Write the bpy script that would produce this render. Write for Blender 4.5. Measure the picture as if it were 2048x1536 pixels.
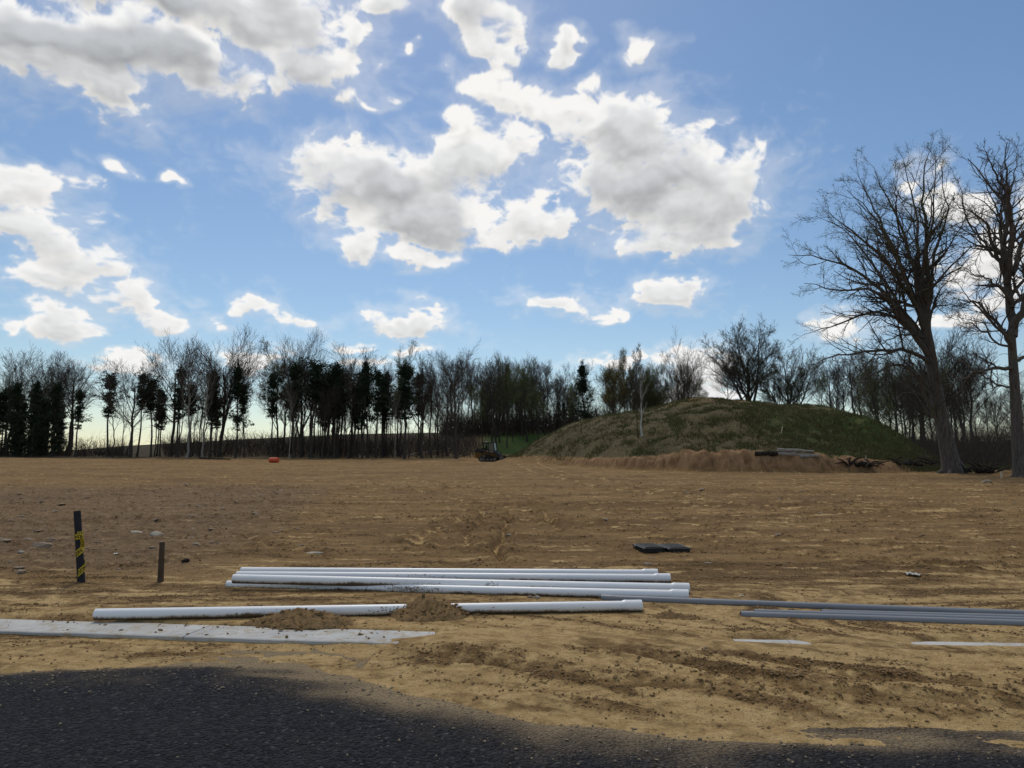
import bpy, math, random
import numpy as np
from mathutils import Vector

for o in list(bpy.data.objects):
    bpy.data.objects.remove(o)
scene = bpy.context.scene
COL = scene.collection
R = math.radians

# ------------------------------------------------------------------ camera
FPX, W2, H2, HORIZON, EYE = 1420.0, 2048, 1536, 935.0, 1.65
PITCH = math.atan((HORIZON - H2 / 2) / FPX)
cam = bpy.data.cameras.new("camera")
cam.sensor_width = 36.0
cam.lens = FPX / W2 * 36.0
cam.clip_start, cam.clip_end = 0.1, 12000
cam_o = bpy.data.objects.new("camera", cam)
COL.objects.link(cam_o)
cam_o.location = (0, 0, EYE)
cam_o.rotation_euler = (math.pi / 2 + PITCH, 0, 0)
scene.camera = cam_o

SUN_EL, SUN_AZ = 54.0, -10.0          # in front of the camera, a little to the left, behind thin cloud
SKY_STRENGTH, SUN_STRENGTH, SUN_ANGLE = 0.095, 1.5, 12.0
scene.view_settings.view_transform = 'Standard'
scene.view_settings.look = 'None'
scene.view_settings.gamma = 1
scene.view_settings.use_curve_mapping = False
scene.view_settings.exposure = 0.0

# ------------------------------------------------------------------ noise
_rs = np.random.RandomState(7)
_PERM = _rs.permutation(4096).astype(np.int32)
_ANG = _rs.rand(4096).astype(np.float32) * 2 * np.pi
_GX, _GY = np.cos(_ANG), np.sin(_ANG)


def perlin(x, y, seed=0):
    x = np.asarray(x, np.float32); y = np.asarray(y, np.float32)
    xf = np.floor(x); yf = np.floor(y)
    xi = xf.astype(np.int32); yi = yf.astype(np.int32)
    fx = x - xf; fy = y - yf
    u = fx * fx * fx * (fx * (fx * 6 - 15) + 10); v = fy * fy * fy * (fy * (fy * 6 - 15) + 10)
    a = _PERM[(xi + seed * 131) & 4095]; b = _PERM[(xi + 1 + seed * 131) & 4095]
    h00 = (a + yi * 57) & 4095; h10 = (b + yi * 57) & 4095
    h01 = (a + yi * 57 + 57) & 4095; h11 = (b + yi * 57 + 57) & 4095
    h00 = _PERM[h00]; h10 = _PERM[h10]; h01 = _PERM[h01]; h11 = _PERM[h11]
    n00 = _GX[h00] * fx + _GY[h00] * fy
    n10 = _GX[h10] * (fx - 1) + _GY[h10] * fy
    n01 = _GX[h01] * fx + _GY[h01] * (fy - 1)
    n11 = _GX[h11] * (fx - 1) + _GY[h11] * (fy - 1)
    a0 = n00 + u * (n10 - n00); a1 = n01 + u * (n11 - n01)
    return (a0 + v * (a1 - a0)) * 1.5


def fbm(x, y, octv=4, seed=0, gain=0.5, lac=2.03):
    s = 0.0; a = 1.0; t = 0.0
    for i in range(octv):
        s = s + a * perlin(x, y, seed + i)
        t += a; a *= gain
        x = x * lac + 17.3; y = y * lac - 9.1
    return s / t


def sstep(a, b, x):
    t = np.clip((np.asarray(x, np.float64) - a) / (b - a), 0, 1)
    return t * t * (3 - 2 * t)


# ------------------------------------------------------------------ sky with broken cumulus cloud
# cloud banks: azimuth (deg, + is right), elevation, half width, half height, thickness (how grey the core is)
def _cb(px, py, rx, ry, th=0.6):
    cx, cy = (px - W2 / 2) / FPX, (H2 / 2 - py) / FPX
    c, s = math.cos(PITCH), math.sin(PITCH)
    v = Vector((cx, c - cy * s, s + cy * c)).normalized()
    az = math.degrees(math.atan2(v.x, v.y)); el = math.degrees(math.asin(v.z))
    k = math.degrees(1 / FPX) / (1 + cx * cx + cy * cy) ** 0.5
    return (az, el, rx * k / max(0.3, math.cos(math.radians(el))), ry * k, th)


BANKS = [_cb(*b) for b in (
    (60, 70, 210, 85, .95), (250, 115, 190, 95, 1.0), (400, 125, 110, 80, .9), (200, 190, 100, 50, .6), (70, 140, 110, 50, .6),
    (300, -40, 330, 80, 1.0), (-150, 40, 160, 120, 1.), (520, 10, 150, 55, .6), (640, 118, 100, 68, .6), (560, 150, 45, 40, .4), (700, 95, 50, 40, .3), (760, 12, 72, 36, .4),
    (965, 30, 95, 62, .5), (990, 95, 50, 35, .3), (1138, 68, 36, 26, .3),
    (1000, 205, 120, 50, .05), (930, 185, 70, 40, .0), (1110, 210, 80, 45, .1), (990, 150, 40, 40, .0),
    (790, 370, 190, 85, .75), (690, 350, 110, 55, .5), (940, 330, 125, 65, .4), (830, 440, 150, 60, .7), (720, 490, 60, 36, .3),
    (845, 515, 50, 30, .2), (1000, 300, 70, 50, .2), (900, 260, 50, 30, .0),
    (1240, 275, 160, 70, .6), (1310, 370, 200, 100, .75), (1400, 440, 125, 60, .6), (1160, 270, 80, 45, .2), (1450, 380, 80, 80, .4), (1330, 480, 85, 28, .4),
    (1065, 440, 70, 35, .3), (975, 465, 55, 35, .2),
    (1345, 585, 72, 32, .4), (1120, 610, 72, 24, .3), (1230, 618, 40, 16, .1),
    (50, 375, 85, 42, .3), (50, 460, 105, 65, .4), (150, 515, 95, 45, .4), (90, 560, 115, 40, .4), (210, 335, 42, 22, .1), (330, 350, 38, 18, .0),
    (265, 595, 55, 48, .3), (305, 640, 62, 32, .3), (120, 640, 72, 36, .4), (5, 650, 30, 24, .3),
    (490, 622, 68, 24, .3), (590, 655, 55, 20, .3), (810, 648, 105, 28, .4), (700, 692, 24, 8, .1), (820, 700, 50, 12, .1),
    (510, 712, 60, 20, .2), (1400, 735, 70, 40, .3), (1235, 722, 90, 14, .1), (250, 725, 70, 16, .2), (740, 722, 50, 10, .1), (1400, 790, 90, 30, .3),
    (1905, 405, 40, 62, .2), (1965, 520, 65, 62, .2), (1900, 640, 70, 26, .2), (1690, 655, 60, 26, .1), (2010, 600, 50, 40, .3), (2090, 400, 60, 80, .3),
    (1300, 110, 60, 45, -.2), (1480, 270, 40, 50, -.2), (760, 180, 50, 22, -.2), (800, 115, 18, 12, -.2), (1180, 160, 40, 40, -.2),
)]
_r = random.Random(11)
for i in range(95):                    # the same broken cloud carries on round the rest of the sky
    az = _r.uniform(-180, 180); el = _r.uniform(4, 82)
    if abs(az) < 50 and el < 42:
        continue
    sz = _r.uniform(2.5, 8) * (0.35 + el / 60)
    for k in range(3):
        BANKS.append((az + _r.uniform(-1, 1) * sz / max(.25, math.cos(R(el))), el + _r.uniform(-.4, .4) * sz,
                      sz * _r.uniform(.6, 1.2) / max(.2, math.cos(R(el))), sz * _r.uniform(.3, .6), _r.uniform(.2, .9)))

CW, CH, EL0, EL1 = 6144, 1536, -6.0, 90.0


def cloud_map():
    az = ((np.arange(CW, dtype=np.float32) + .5) / CW - .5) * 360
    el = EL0 + (np.arange(CH, dtype=np.float32) + .5) / CH * (EL1 - EL0)
    ce, se = np.cos(np.radians(el)), np.sin(np.radians(el))
    k = 1.0 / (np.maximum(se, -0.05) + 0.5)
    U = (np.sin(np.radians(az))[None, :] * (ce * k)[:, None]).astype(np.float32)
    V = (np.cos(np.radians(az))[None, :] * (ce * k)[:, None]).astype(np.float32)
    w1 = fbm(U * 8, V * 8, 4, 31, gain=.55); w2 = fbm(U * 8 + 40, V * 8, 4, 41, gain=.55)
    hi = fbm(U * 30 + w1 * 1.3, V * 30 + w2 * 1.3, 6, 13, gain=.60)
    md = fbm(U * 15 + w1 * .7, V * 15 + w2 * .7, 3, 53)
    bil = 1 - 2.2 * np.abs(fbm(U * 22 + w2 * .9, V * 22 + w1 * .9, 4, 23, gain=.5))
    sc = (.35 + .65 * np.clip(el / 30, 0, 1.3)).astype(np.float32)[:, None]
    wa = 5.0 * w1 * sc; we = 3.4 * w2 * sc
    acc = np.full((CH, CW), 1e-6, np.float32); thk = np.zeros((CH, CW), np.float32); low = np.zeros((CH, CW), np.float32)
    for (a, e, ra, re, th) in BANKS:
        m = 2.0; pa = m * ra + 3; pe = m * re + 2
        i0 = int((e - pe - EL0) / (EL1 - EL0) * CH); i1 = int((e + pe - EL0) / (EL1 - EL0) * CH) + 1
        j0 = int((a - pa + 180) / 360 * CW); j1 = int((a + pa + 180) / 360 * CW) + 1
        i0, i1, j0, j1 = max(0, i0), min(CH, i1), max(0, j0), min(CW, j1)
        if i1 <= i0 or j1 <= j0:
            continue
        x = (az[j0:j1][None, :] + wa[i0:i1, j0:j1] - a) / (ra * 1.0); y = (el[i0:i1][:, None] + we[i0:i1, j0:j1] - e) / (re * 1.0)
        y = np.where(y < 0, y * 1.15, y)
        b = 1 - np.sqrt(x * x + y * y)
        thin = .30 if th < 0 else (.12 if th < .06 else 0.)
        ex = np.exp(7 * (np.clip(b, -1, 1) - thin))
        acc[i0:i1, j0:j1] += ex
        thk[i0:i1, j0:j1] += ex * max(0, th)
        low[i0:i1, j0:j1] += ex * np.clip(-y, -1, 1)
    thk = thk / acc; low = low / acc
    B = np.log(acc) / 7
    D = B + hi * .58 + bil * .10 + md * .12 - .07
    soft = .42 + .34 * np.clip(md * 1.6, -.5, .7)
    alpha = np.clip((D + .08) / soft, 0, 1); alpha = alpha * alpha * (3 - 2 * alpha)
    veil = sstep(-.7, .2, B + hi * .6 + w1 * .6) * .26
    alpha = np.maximum(alpha, veil)
    Ds = B + hi * .16 + bil * .10 + md * .25
    n = 16
    up = np.vstack([Ds[n:], np.repeat(Ds[-1:], n, 0)])          # a little nearer the sun
    relief = np.clip(Ds - up, -.4, .4)
    core = sstep(.10, .70, B + hi * .14 + md * .3) * np.clip(thk * 1.15, 0, 1)
    bright = .98 - .33 * core - .11 * low * np.clip(thk * 1.4, .2, 1) + relief * .16 + (bil * .025 + hi * .035 + md * .04) * alpha
    bright = np.clip(bright, .40, 1.0)
    rgba = np.empty((CH, CW, 4), np.float32)
    rgba[..., 0] = alpha; rgba[..., 1] = bright; rgba[..., 2] = core; rgba[..., 3] = 1
    im = bpy.data.images.new("cloud_cover", CW, CH, alpha=False, float_buffer=False)
    im.colorspace_settings.name = 'Non-Color'
    im.pixels.foreach_set(rgba.ravel())
    im.update()
    return im


class NT:
    """small helper round a node tree"""
    def __init__(s, tree):
        s.t = tree; s.n = tree.nodes; s.l = tree.links

    def __call__(s, kind, props=None, ins=None):
        n = s.n.new(kind)
        for k, v in (props or {}).items():
            setattr(n, k, v)
        for k, v in (ins or {}).items():
            sock = n.inputs[k]
            if isinstance(v, bpy.types.NodeSocket):
                s.l.new(v, sock)
            else:
                sock.default_value = v
        return n

    def math(s, op, a, b=None, clamp=False):
        n = s.n.new('ShaderNodeMath'); n.operation = op; n.use_clamp = clamp
        for i, v in enumerate((a, b)):
            if v is None:
                continue
            if isinstance(v, bpy.types.NodeSocket):
                s.l.new(v, n.inputs[i])
            else:
                n.inputs[i].default_value = v
        return n.outputs[0]

    def mix(s, f, a, b, mode='MIX'):
        n = s.n.new('ShaderNodeMix'); n.data_type = 'RGBA'; n.blend_type = mode
        for i, v in ((0, f), (6, a), (7, b)):
            if isinstance(v, bpy.types.NodeSocket):
                s.l.new(v, n.inputs[i])
            else:
                n.inputs[i].default_value = v if i == 0 or len(v) == 4 else (*v, 1)
        return n.outputs[2]

    def noise(s, vec, scale, detail=4, rough=.55, dist=0.0, out='Fac'):
        n = s('ShaderNodeTexNoise', None, {'Scale': scale, 'Detail': detail, 'Roughness': rough, 'Distortion': dist})
        if vec is not None:
            s.l.new(vec, n.inputs['Vector'])
        return n.outputs[out]

    def ramp(s, f, lo, hi, a=0., b=1.):
        n = s.n.new('ShaderNodeMapRange'); n.interpolation_type = 'SMOOTHSTEP'
        s.l.new(f, n.inputs[0])
        n.inputs[1].default_value = lo; n.inputs[2].default_value = hi
        n.inputs[3].default_value = a; n.inputs[4].default_value = b
        return n.outputs[0]


world = bpy.data.worlds.new("World")
scene.world = world
world.use_nodes = True
world.node_tree.nodes.clear()
w = NT(world.node_tree)
sky = w('ShaderNodeTexSky', {'sky_type': 'NISHITA', 'sun_disc': False, 'sun_elevation': R(SUN_EL), 'sun_rotation': R(SUN_AZ),
                            'air_density': 1.15, 'dust_density': 0.35, 'ozone_density': 1.6, 'altitude': 150})
tc = w('ShaderNodeTexCoord')
sep = w('ShaderNodeSeparateXYZ', None, {0: tc.outputs['Generated']})
azn = w.math('ARCTAN2', sep.outputs[0], sep.outputs[1])
eln = w.math('ARCSINE', sep.outputs[2])
un = w.math('ADD', w.math('MULTIPLY', azn, 1 / (2 * math.pi)), .5)
vn = w.math('MULTIPLY', w.math('SUBTRACT', eln, R(EL0)), 1 / R(EL1 - EL0))
vn = w.math('MINIMUM', w.math('MAXIMUM', vn, .002), .998)
cv = w('ShaderNodeCombineXYZ', None, {0: un, 1: vn})
img = w('ShaderNodeTexImage', {'image': cloud_map(), 'extension': 'REPEAT', 'interpolation': 'Cubic'}, {0: cv.outputs[0]})
csep = w('ShaderNodeSeparateColor', None, {0: img.outputs[0]})
ccol = w.mix(csep.outputs[2], (1.0, .985, .96), (.93, .96, 1.0))
hs = w('ShaderNodeHueSaturation', None, {'Saturation': 1.12, 'Color': sky.outputs[0]})
bg_sky = w('ShaderNodeBackground', None, {0: hs.outputs[0], 1: SKY_STRENGTH})
bg_cl = w('ShaderNodeBackground', None, {0: ccol, 1: w.math('MULTIPLY', w.math('POWER', csep.outputs[1], 1.6), .94)})
mixs = w('ShaderNodeMixShader', None, {0: csep.outputs[0], 1: bg_sky.outputs[0], 2: bg_cl.outputs[0]})
w('ShaderNodeOutputWorld', None, {0: mixs.outputs[0]})
world.cycles.sampling_method = 'MANUAL'
world.cycles.sample_map_resolution = 1024

sun = bpy.data.lights.new("sun", 'SUN')
sun.energy = SUN_STRENGTH; sun.angle = R(SUN_ANGLE); sun.color = (1.0, .93, .80)
sun_o = bpy.data.objects.new("sun", sun)
COL.objects.link(sun_o)
_d = Vector((math.sin(R(SUN_AZ)) * math.cos(R(SUN_EL)), math.cos(R(SUN_AZ)) * math.cos(R(SUN_EL)), math.sin(R(SUN_EL))))
sun_o.rotation_euler = (-_d).to_track_quat('-Z', 'Y').to_euler()
sun_o.location = _d * 300


# ------------------------------------------------------------------ terrain functions
def yb(x):           # edge where the sand wash thins out over the asphalt
    b = np.interp(x, [-30, -8, -4.15, -3.7, -2.6, -1.93, -1.3, -.83, -.44, 0, .57, .87, 1.4, 1.87, 2.45, 3.03, 8, 30],
                  [9, 6.6, 5.99, 6.09, 6.21, 6.13, 5.92, 5.5, 5.28, 4.97, 4.79, 4.70, 4.57, 4.47, 4.44, 4.42, 4.0, 2.0])
    return b + .12 * fbm(np.asarray(x) * 1.3, np.asarray(x) * 0 + 3.3, 6, 61, gain=.62)


def yk(x):           # centre line of the kerb
    x = np.asarray(x, np.float64)
    return 6.86 - .125 * x + .075 * np.maximum(x - 1.5, 0)


CREST_X = [-6, -2, .6, 3.2, 6.0, 9.8, 14, 17, 19.3, 22, 25, 28, 31, 33.2, 35.4, 38.2, 42, 60]
CREST_Z = [0, 0, .8, 2.4, 3.9, 4.9, 5.5, 6.3, 6.75, 6.6, 6.3, 5.95, 6.15, 5.2, 3.1, 1.2, 0, 0]
FOOT_X = [-10, 0, 3, 6, 9, 14, 20, 26, 32, 38, 44, 48, 70]
FOOT_Y = [76, 71, 67, 59, 52.0, 49.0, 47.5, 48.5, 53, 63, 74, 76, 76]


def base_z(x, y):
    x = np.asarray(x, np.float64); y = np.asarray(y, np.float64)
    yy = np.minimum(y, 92)
    q = yy - 9
    z = .032 * (np.sqrt(q * q + .6) + q) / 2
    z = z + .00008 * np.clip(-x, 0, 80) * np.clip(yy - 20, 0, 70)
    A = np.interp(x, [-160, -100, -81, -71, -52, -32, -7, 5, 40, 120], [0.6, .8, 1.4, 3.0, 4.3, 5.4, 6.0, 6.8, 6.0, 3.0])
    z = z + A * sstep(92, 145, y) * (1 - .6 * sstep(170, 400, y))
    # soil heap and the bank cut into its foot
    cz = np.interp(x, CREST_X, CREST_Z)
    yf = np.interp(x, FOOT_X, FOOT_Y) + .5 * fbm(x * .25, y * 0 + 1.7, 3, 71)
    bank_h = np.interp(x, [1, 5, 9, 13, 19, 22, 24, 27, 31], [0, .35, .85, 1.35, 1.3, 1.1, .75, .4, .15])
    t = np.clip((y - yf) / np.maximum(76 - yf, 1), 0, 1)
    prof = .75 * np.sin(t * math.pi / 2) + .25 * t * t * (3 - 2 * t)
    back = 1 - sstep(78, 104, y)
    heap = (bank_h * sstep(-.9, .35, y - yf - .35 * fbm(x * .8, y * .3, 3, 72) - .40 * np.abs(fbm(x * .9, y * .2, 4, 78))) + np.maximum(cz - bank_h, 0) * prof)
    fold = np.exp(-((y - (60 + .18 * (x - 20))) / 3.5) ** 2) * .55 * sstep(9, 16, x) * (1 - sstep(33, 38, x))
    heap = heap + fold
    rough = sstep(.3, 2, heap)
    z = z + heap * back
    z = z + rough * back * (.26 * fbm(x * .35, y * .35, 4, 73) + .10 * fbm(x * 1.3, y * 1.3, 4, 74) - .22 * np.exp(-(fbm(x * .45, y * .12, 3, 77) / .05) ** 2))
    # right-hand verge under the trees, a small lip above the field
    verge = sstep(26, 33, x) * sstep(0, 4, y - np.interp(x, [20, 28, 36, 60], [48, 44, 37, 25]))
    z = z + .25 * verge * (1 - sstep(60, 75, y))
    # shelf of dirt beside the road
    k = y - yk(x); t = y - yb(x)
    dirt = np.where(t < 0, np.maximum(-.035, t * .07), np.minimum(.05, t * .045))
    dirt = dirt + .022 * sstep(0, .6, k)
    ex_l = sstep(-.35, -1.2, x)
    wl = np.interp(x, [-2.2, -.5], [.33, .04])
    ex_l = ex_l * (k > -9)
    k = k + .035 * fbm(x * 2.2, y * 2.2, 4, 66, gain=.6)
    near_cover = np.interp(x, [-3.0, -1.8, -1.2, -.45], [-.30, -.24, -.10, .24])
    carve_l = ex_l * sstep(near_cover - .07, near_cover + .02, k) * (1 - sstep(.24, .33, k))
    c1 = np.exp(-((x - 2.38) / .36) ** 4) * np.exp(-((k - .15 + (x - 2.4) * .12) / .13) ** 4)
    c2 = sstep(3.3, 4.0, x) * np.exp(-((k - .13) / .12) ** 4)
    carve = np.clip(carve_l + c1 + c2, 0, 1)
    bury = .035 * (1 - ex_l) * np.exp(-(k / .5) ** 2)
    dirt = dirt + bury
    dirt = dirt * (1 - carve) + .022 * carve
    near_cut = ex_l * (1 - sstep(-.32, -.22, k)) * sstep(-1.2, -.3, k)
    dirt = dirt - .025 * near_cut
    m = sstep(1.2, 2.0, x) * np.exp(-((y - 4.70 + .05 * (x - 2)) / .20) ** 2)
    dirt = dirt * (1 - m) - .0035 * m
    z = z + dirt
    return z


PIPE_ZONE = lambda x, y: sstep(7.0, 7.4, y) * (1 - sstep(9.7, 10.4, y)) * sstep(-5.6, -4.8, x)


def _poly(x, y, pts):
    """distance to a polyline on the ground"""
    d = np.full(np.shape(x), 9.0)
    for (ax, ay), (bx, by) in zip(pts[:-1], pts[1:]):
        lx, ly = bx - ax, by - ay
        t = np.clip(((x - ax) * lx + (y - ay) * ly) / (lx * lx + ly * ly), 0, 1)
        d = np.minimum(d, np.hypot(x - ax - t * lx, y - ay - t * ly))
    return d


# wheel ruts and rain gullies: ground points, depth, half width, height of the spoil thrown up beside
RUTS = [
    ([(2.3, 6.95), (3.0, 6.62), (3.8, 6.38), (4.8, 6.2)], .05, .05, .02),
    ([(.75, 6.6), (1.3, 6.1), (2.0, 5.5), (2.6, 5.25), (3.6, 5.0)], .028, .06, .022),
    ([(1.2, 6.9), (1.8, 6.3), (2.5, 5.75), (3.4, 5.4)], .025, .06, .02),
    ([(-.6, 6.3), (0.1, 5.9), (.9, 5.55), (1.6, 5.3)], .028, .05, .014),
    ([(-2.0, 7.0), (-1.72, 6.65), (-1.35, 6.35), (-1.22, 6.1)], .016, .025, .004),
    ([(-1.05, 6.9), (-1.1, 6.7), (-1.28, 6.45), (-1.3, 6.2)], .016, .025, .004),
    ([(-4.2, 8.9), (-2.6, 8.55), (-1.5, 8.5), (-1.2, 8.8)], .022, .03, .008),
    ([(-1.0, 19.5), (-1.5, 16.4), (-1.9, 14.5), (-1.7, 13.0)], .07, .11, .03),
    ([(.0, 19.0), (-.15, 16.5), (-.2, 14.6), (-.3, 12.6), (-.1, 11.5)], .13, .08, .04),
    ([(-.9, 21), (-.7, 17.5), (-.95, 15), (-.8, 13.2)], .06, .09, .03),
    ([(.9, 20), (.9, 17), (1.2, 15.5)], .08, .10, .04),
    ([(-5.5, 14.8), (-4.6, 13.6), (-4.0, 13.0), (-3.1, 12.3)], .06, .09, .03),
    ([(-4.4, 12.6), (-4.9, 12.1), (-5.6, 11.8)], .05, .07, .03),
    ([(3.8, 12.8), (4.6, 12.3), (6.0, 11.7), (8, 11.2)], .03, .05, .02),
    ([(7.5, 10.6), (5.2, 12.2), (3.2, 14.6), (.8, 19), (-3, 27), (-9, 40)], .035, .13, .03),
    ([(9.5, 11.2), (7.0, 13.0), (4.9, 15.6), (2.6, 20), (-1, 28), (-6.5, 41)], .035, .13, .03),
    ([(13, 17), (8, 21), (4, 30), (1.5, 48), (.5, 70)], .05, .18, .04),
    ([(15, 18.5), (10, 22.5), (6, 31), (3.4, 48), (2.4, 70)], .05, .18, .04),
    ([(-12, 17), (-5, 18.6), (2, 17.4), (10, 19.5)], .03, .12, .03),
    ([(-9, 23), (-3, 21.5), (3, 22.5), (10, 21)], .06, .12, .05),
    ([(-14, 31), (-4, 29), (4, 30), (12, 28)], .07, .2, .07),
]


def micro(x, y):
    """relief of the bare soil, plus masks pale / crumb"""
    k = y - yk(x); t = y - yb(x)
    wash = sstep(1.2, 2.0, x) * np.exp(-((y - 4.70 + .05 * (x - 2)) / .24) ** 2)
    on = sstep(0.02, .5, t) * (1 - .97 * np.minimum(1, 1.3 * wash)) * (1 - .85 * np.exp(-(k / .40) ** 4))
    heapness = sstep(1, 5, base_z(x, y) - .032 * np.maximum(np.minimum(y, 92) - 9, 0))
    wx = fbm(x * .35, y * .35, 3, 81) * 1.4; wy = fbm(x * .35 + 9, y * .35, 3, 82) * 1.4
    # tyre marks swing down to the right beside the road
    ly = y + .75 * np.log1p(np.exp(np.clip(2 * x, -20, 20))) / 2 * sstep(9.5, 7, y)
    streak = fbm(x * .55 + wx, ly * 3.4 + wy * 1.2, 4, 83)
    fine = fbm(x * 1.6 + wx, ly * 9.5 + wy * 2, 4, 84, gain=.6)
    patch = fbm(x * .8 + wx * .6, ly * 3.6 + wy, 5, 85, gain=.6)
    crumb = sstep(.04, .42, patch + .40 * streak + .35 * fine)
    lumps = np.abs(fbm(x * 11, y * 11, 3, 86, gain=.65))
    lump2 = np.abs(fbm(x * 3.1, y * 3.1, 3, 87, gain=.6))
    rill_n = np.abs(fbm(x * .42 + wx * .8, y * .20 + wy * .3, 3, 88))
    rz = np.exp(-((x + .5) / 1.9) ** 2) * sstep(11, 13, y) * (1 - sstep(21, 28, y))
    rill = np.exp(-(rill_n / .03) ** 2) * (.12 + .5 * rz + .25 * sstep(-3, -7, x)) * sstep(9.5, 11, y) * (1 - sstep(40, 60, y))
    nearfl = 1 - .72 * PIPE_ZONE(x, y)
    far = sstep(12, 35, y)
    # broken crust: shallow ledges following the contours of the mud
    q = fbm(x * .8 + wx * .5, ly * 1.7 + wy * .7, 4, 91) * 5
    fl = np.floor(q); fr = q - fl
    ledge = fl + sstep(0, .10, fr) - q
    h = streak * (.020 + .018 * far) + fine * (.013 + .014 * far) + fbm(x * .22, y * .5, 3, 89) * (.012 + .07 * far)
    h = h + ledge * (.013 + .012 * sstep(10, 16, y)) * sstep(-.25, .15, fbm(x * .5 + 7, y * .5, 3, 92))
    h = h + crumb * (lumps * .034 + lump2 * .040 * sstep(7, 12, y)) + rz * lump2 * .06
    h = h - rill * .06
    hump = np.exp(-((x + .15) / .75) ** 2 - ((y - 6.70) / .28) ** 2)
    crumb = crumb * (1 - np.minimum(1, 1.3 * hump)) * (1 - .4 * sstep(8, 6.2, y))
    gully = np.zeros(np.shape(x)); spoil = np.zeros(np.shape(x))
    xw = x + .16 * fbm(x * 1.4, y * 1.4, 3, 93); yw = y + .16 * fbm(x * 1.4 + 5, y * 1.4, 3, 94)
    for pts, dep, wd, sp in RUTS:
        d = _poly(xw, yw, pts)
        g = np.exp(-(d / wd) ** 2)
        b = np.exp(-((d - 2.4 * wd) / (1.5 * wd)) ** 2)
        h = h - dep * g + sp * b * (.5 + lump2 * 2.2)
        gully = np.maximum(gully, g); spoil = np.maximum(spoil, b * (sp > .01))
    # hump of washed dirt that buries the end of the kerb
    h = h + .07 * np.exp(-((x + .15) / .75) ** 2 - ((y - 6.70) / .28) ** 2)
    # dozer-track windrows across the field
    wr = np.exp(-((np.abs(perlin(ly * .9 + streak * .25, x * .06, 90))) / .06) ** 2)
    h = h + wr * .03 * sstep(10, 20, y) * (1 - sstep(70, 90, y))
    stony = sstep(-3.6, -6, x + .15 * (y - 11)) * sstep(10, 11.5, y) * (1 - sstep(26, 36, y))
    h = h + stony * (lump2 * .06 + lumps * .03)
    h = h * on * nearfl * (1 - .6 * heapness) + wash * (.0045 * fbm(x * 5, y * 16, 4, 65) - .001)
    crumb = np.clip(crumb + .55 * spoil * (lump2 * 3), 0, 1)
    pale = np.clip(.60 * sstep(13, 6.5, y) + .5 * rill + .5 * gully * sstep(9, 11, y) + .6 * sstep(.08, .42, -patch + .3 * fine - .3 * streak) + .16 * sstep(-2, 10, x) * sstep(60, 15, y), 0, 1)
    pale = pale * (1 - .85 * crumb * sstep(.0, .3, on)) * (1 - .5 * gully * sstep(9, 8, y))
    return h, pale, crumb * on, stony


def ground_z(x, y):
    return float(base_z(np.array([x]), np.array([y]))[0] + micro(np.array([x], float), np.array([y], float))[0][0])


_c, _s = math.cos(PITCH), math.sin(PITCH)


def ray(px, py):
    cx, cy = (px - W2 / 2) / FPX, (H2 / 2 - py) / FPX
    return Vector((cx, _c - cy * _s, _s + cy * _c))


def at_depth(px, py, y):          # world point seen at this bearing and height, at ground distance y
    v = ray(px, py)
    return Vector((0, 0, EYE)) + v * (y / v.y)


def at_level(px, py, z):
    v = ray(px, py)
    return Vector((0, 0, EYE)) + v * ((z - EYE) / v.z)


def on_ground(px, py):
    v = ray(px, py)
    ts = np.exp(np.linspace(math.log(3), math.log(300), 4000))
    X, Y, Z = v.x * ts, v.y * ts, EYE + v.z * ts
    g = base_z(X, Y)
    i = np.argmax(Z < g)
    return Vector((X[i], Y[i], ground_z(X[i], Y[i])))


# ------------------------------------------------------------------ mesh helpers
def mesh_np(name, V, faces, mats=(), smooth=True, face_mat=None):
    """faces: list of int arrays (n,3) or (n,4)"""
    me = bpy.data.meshes.new(name)
    V = np.asarray(V, np.float32)
    me.vertices.add(len(V)); me.vertices.foreach_set('co', V.ravel())
    loops = np.concatenate([np.asarray(f, np.int32).ravel() for f in faces if len(f)])
    sizes = np.concatenate([np.full(len(f), np.asarray(f).shape[1], np.int32) for f in faces if len(f)])
    starts = np.concatenate([[0], np.cumsum(sizes)[:-1]]).astype(np.int32)
    me.loops.add(len(loops)); me.loops.foreach_set('vertex_index', loops)
    me.polygons.add(len(sizes)); me.polygons.foreach_set('loop_start', starts); me.polygons.foreach_set('loop_total', sizes)
    me.polygons.foreach_set('use_smooth', np.full(len(sizes), smooth, bool))
    for m in mats:
        me.materials.append(m)
    if face_mat is not None:
        me.polygons.foreach_set('material_index', np.asarray(face_mat, np.int32))
    me.update(calc_edges=True)
    me.validate()
    return me


def link(name, me, parent=None, loc=None, rot=None):
    o = bpy.data.objects.new(name, me)
    COL.objects.link(o)
    if parent is not None:
        o.parent = parent
    if loc is not None:
        o.location = loc
    if rot is not None:
        o.rotation_euler = rot
    return o


def thing(name, label, cat, loc=(0, 0, 0), rz=0., group=None):
    return tag(link(name, None, None, loc, (0, 0, rz)), label, cat, group)


def tag(o, label, cat, group=None):
    o['label'] = label; o['category'] = cat
    if group:
        o['group'] = group
    return o


def kind(o, k):
    o['kind'] = k
    return o


def copy_tree(root, loc, rz=0., scale=1., label=None, group=None):
    c = root.copy(); COL.objects.link(c)
    c.location = loc; c.rotation_euler = (0, 0, rz)
    c.scale = scale if hasattr(scale, '__len__') else (scale,) * 3
    if label:
        c['label'] = label
    if group:
        c['group'] = group
    for ch in list(root.children):
        d = ch.copy(); COL.objects.link(d); d.parent = c
        for g in list(ch.children):
            e = g.copy(); COL.objects.link(e); e.parent = d
    return c


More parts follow.
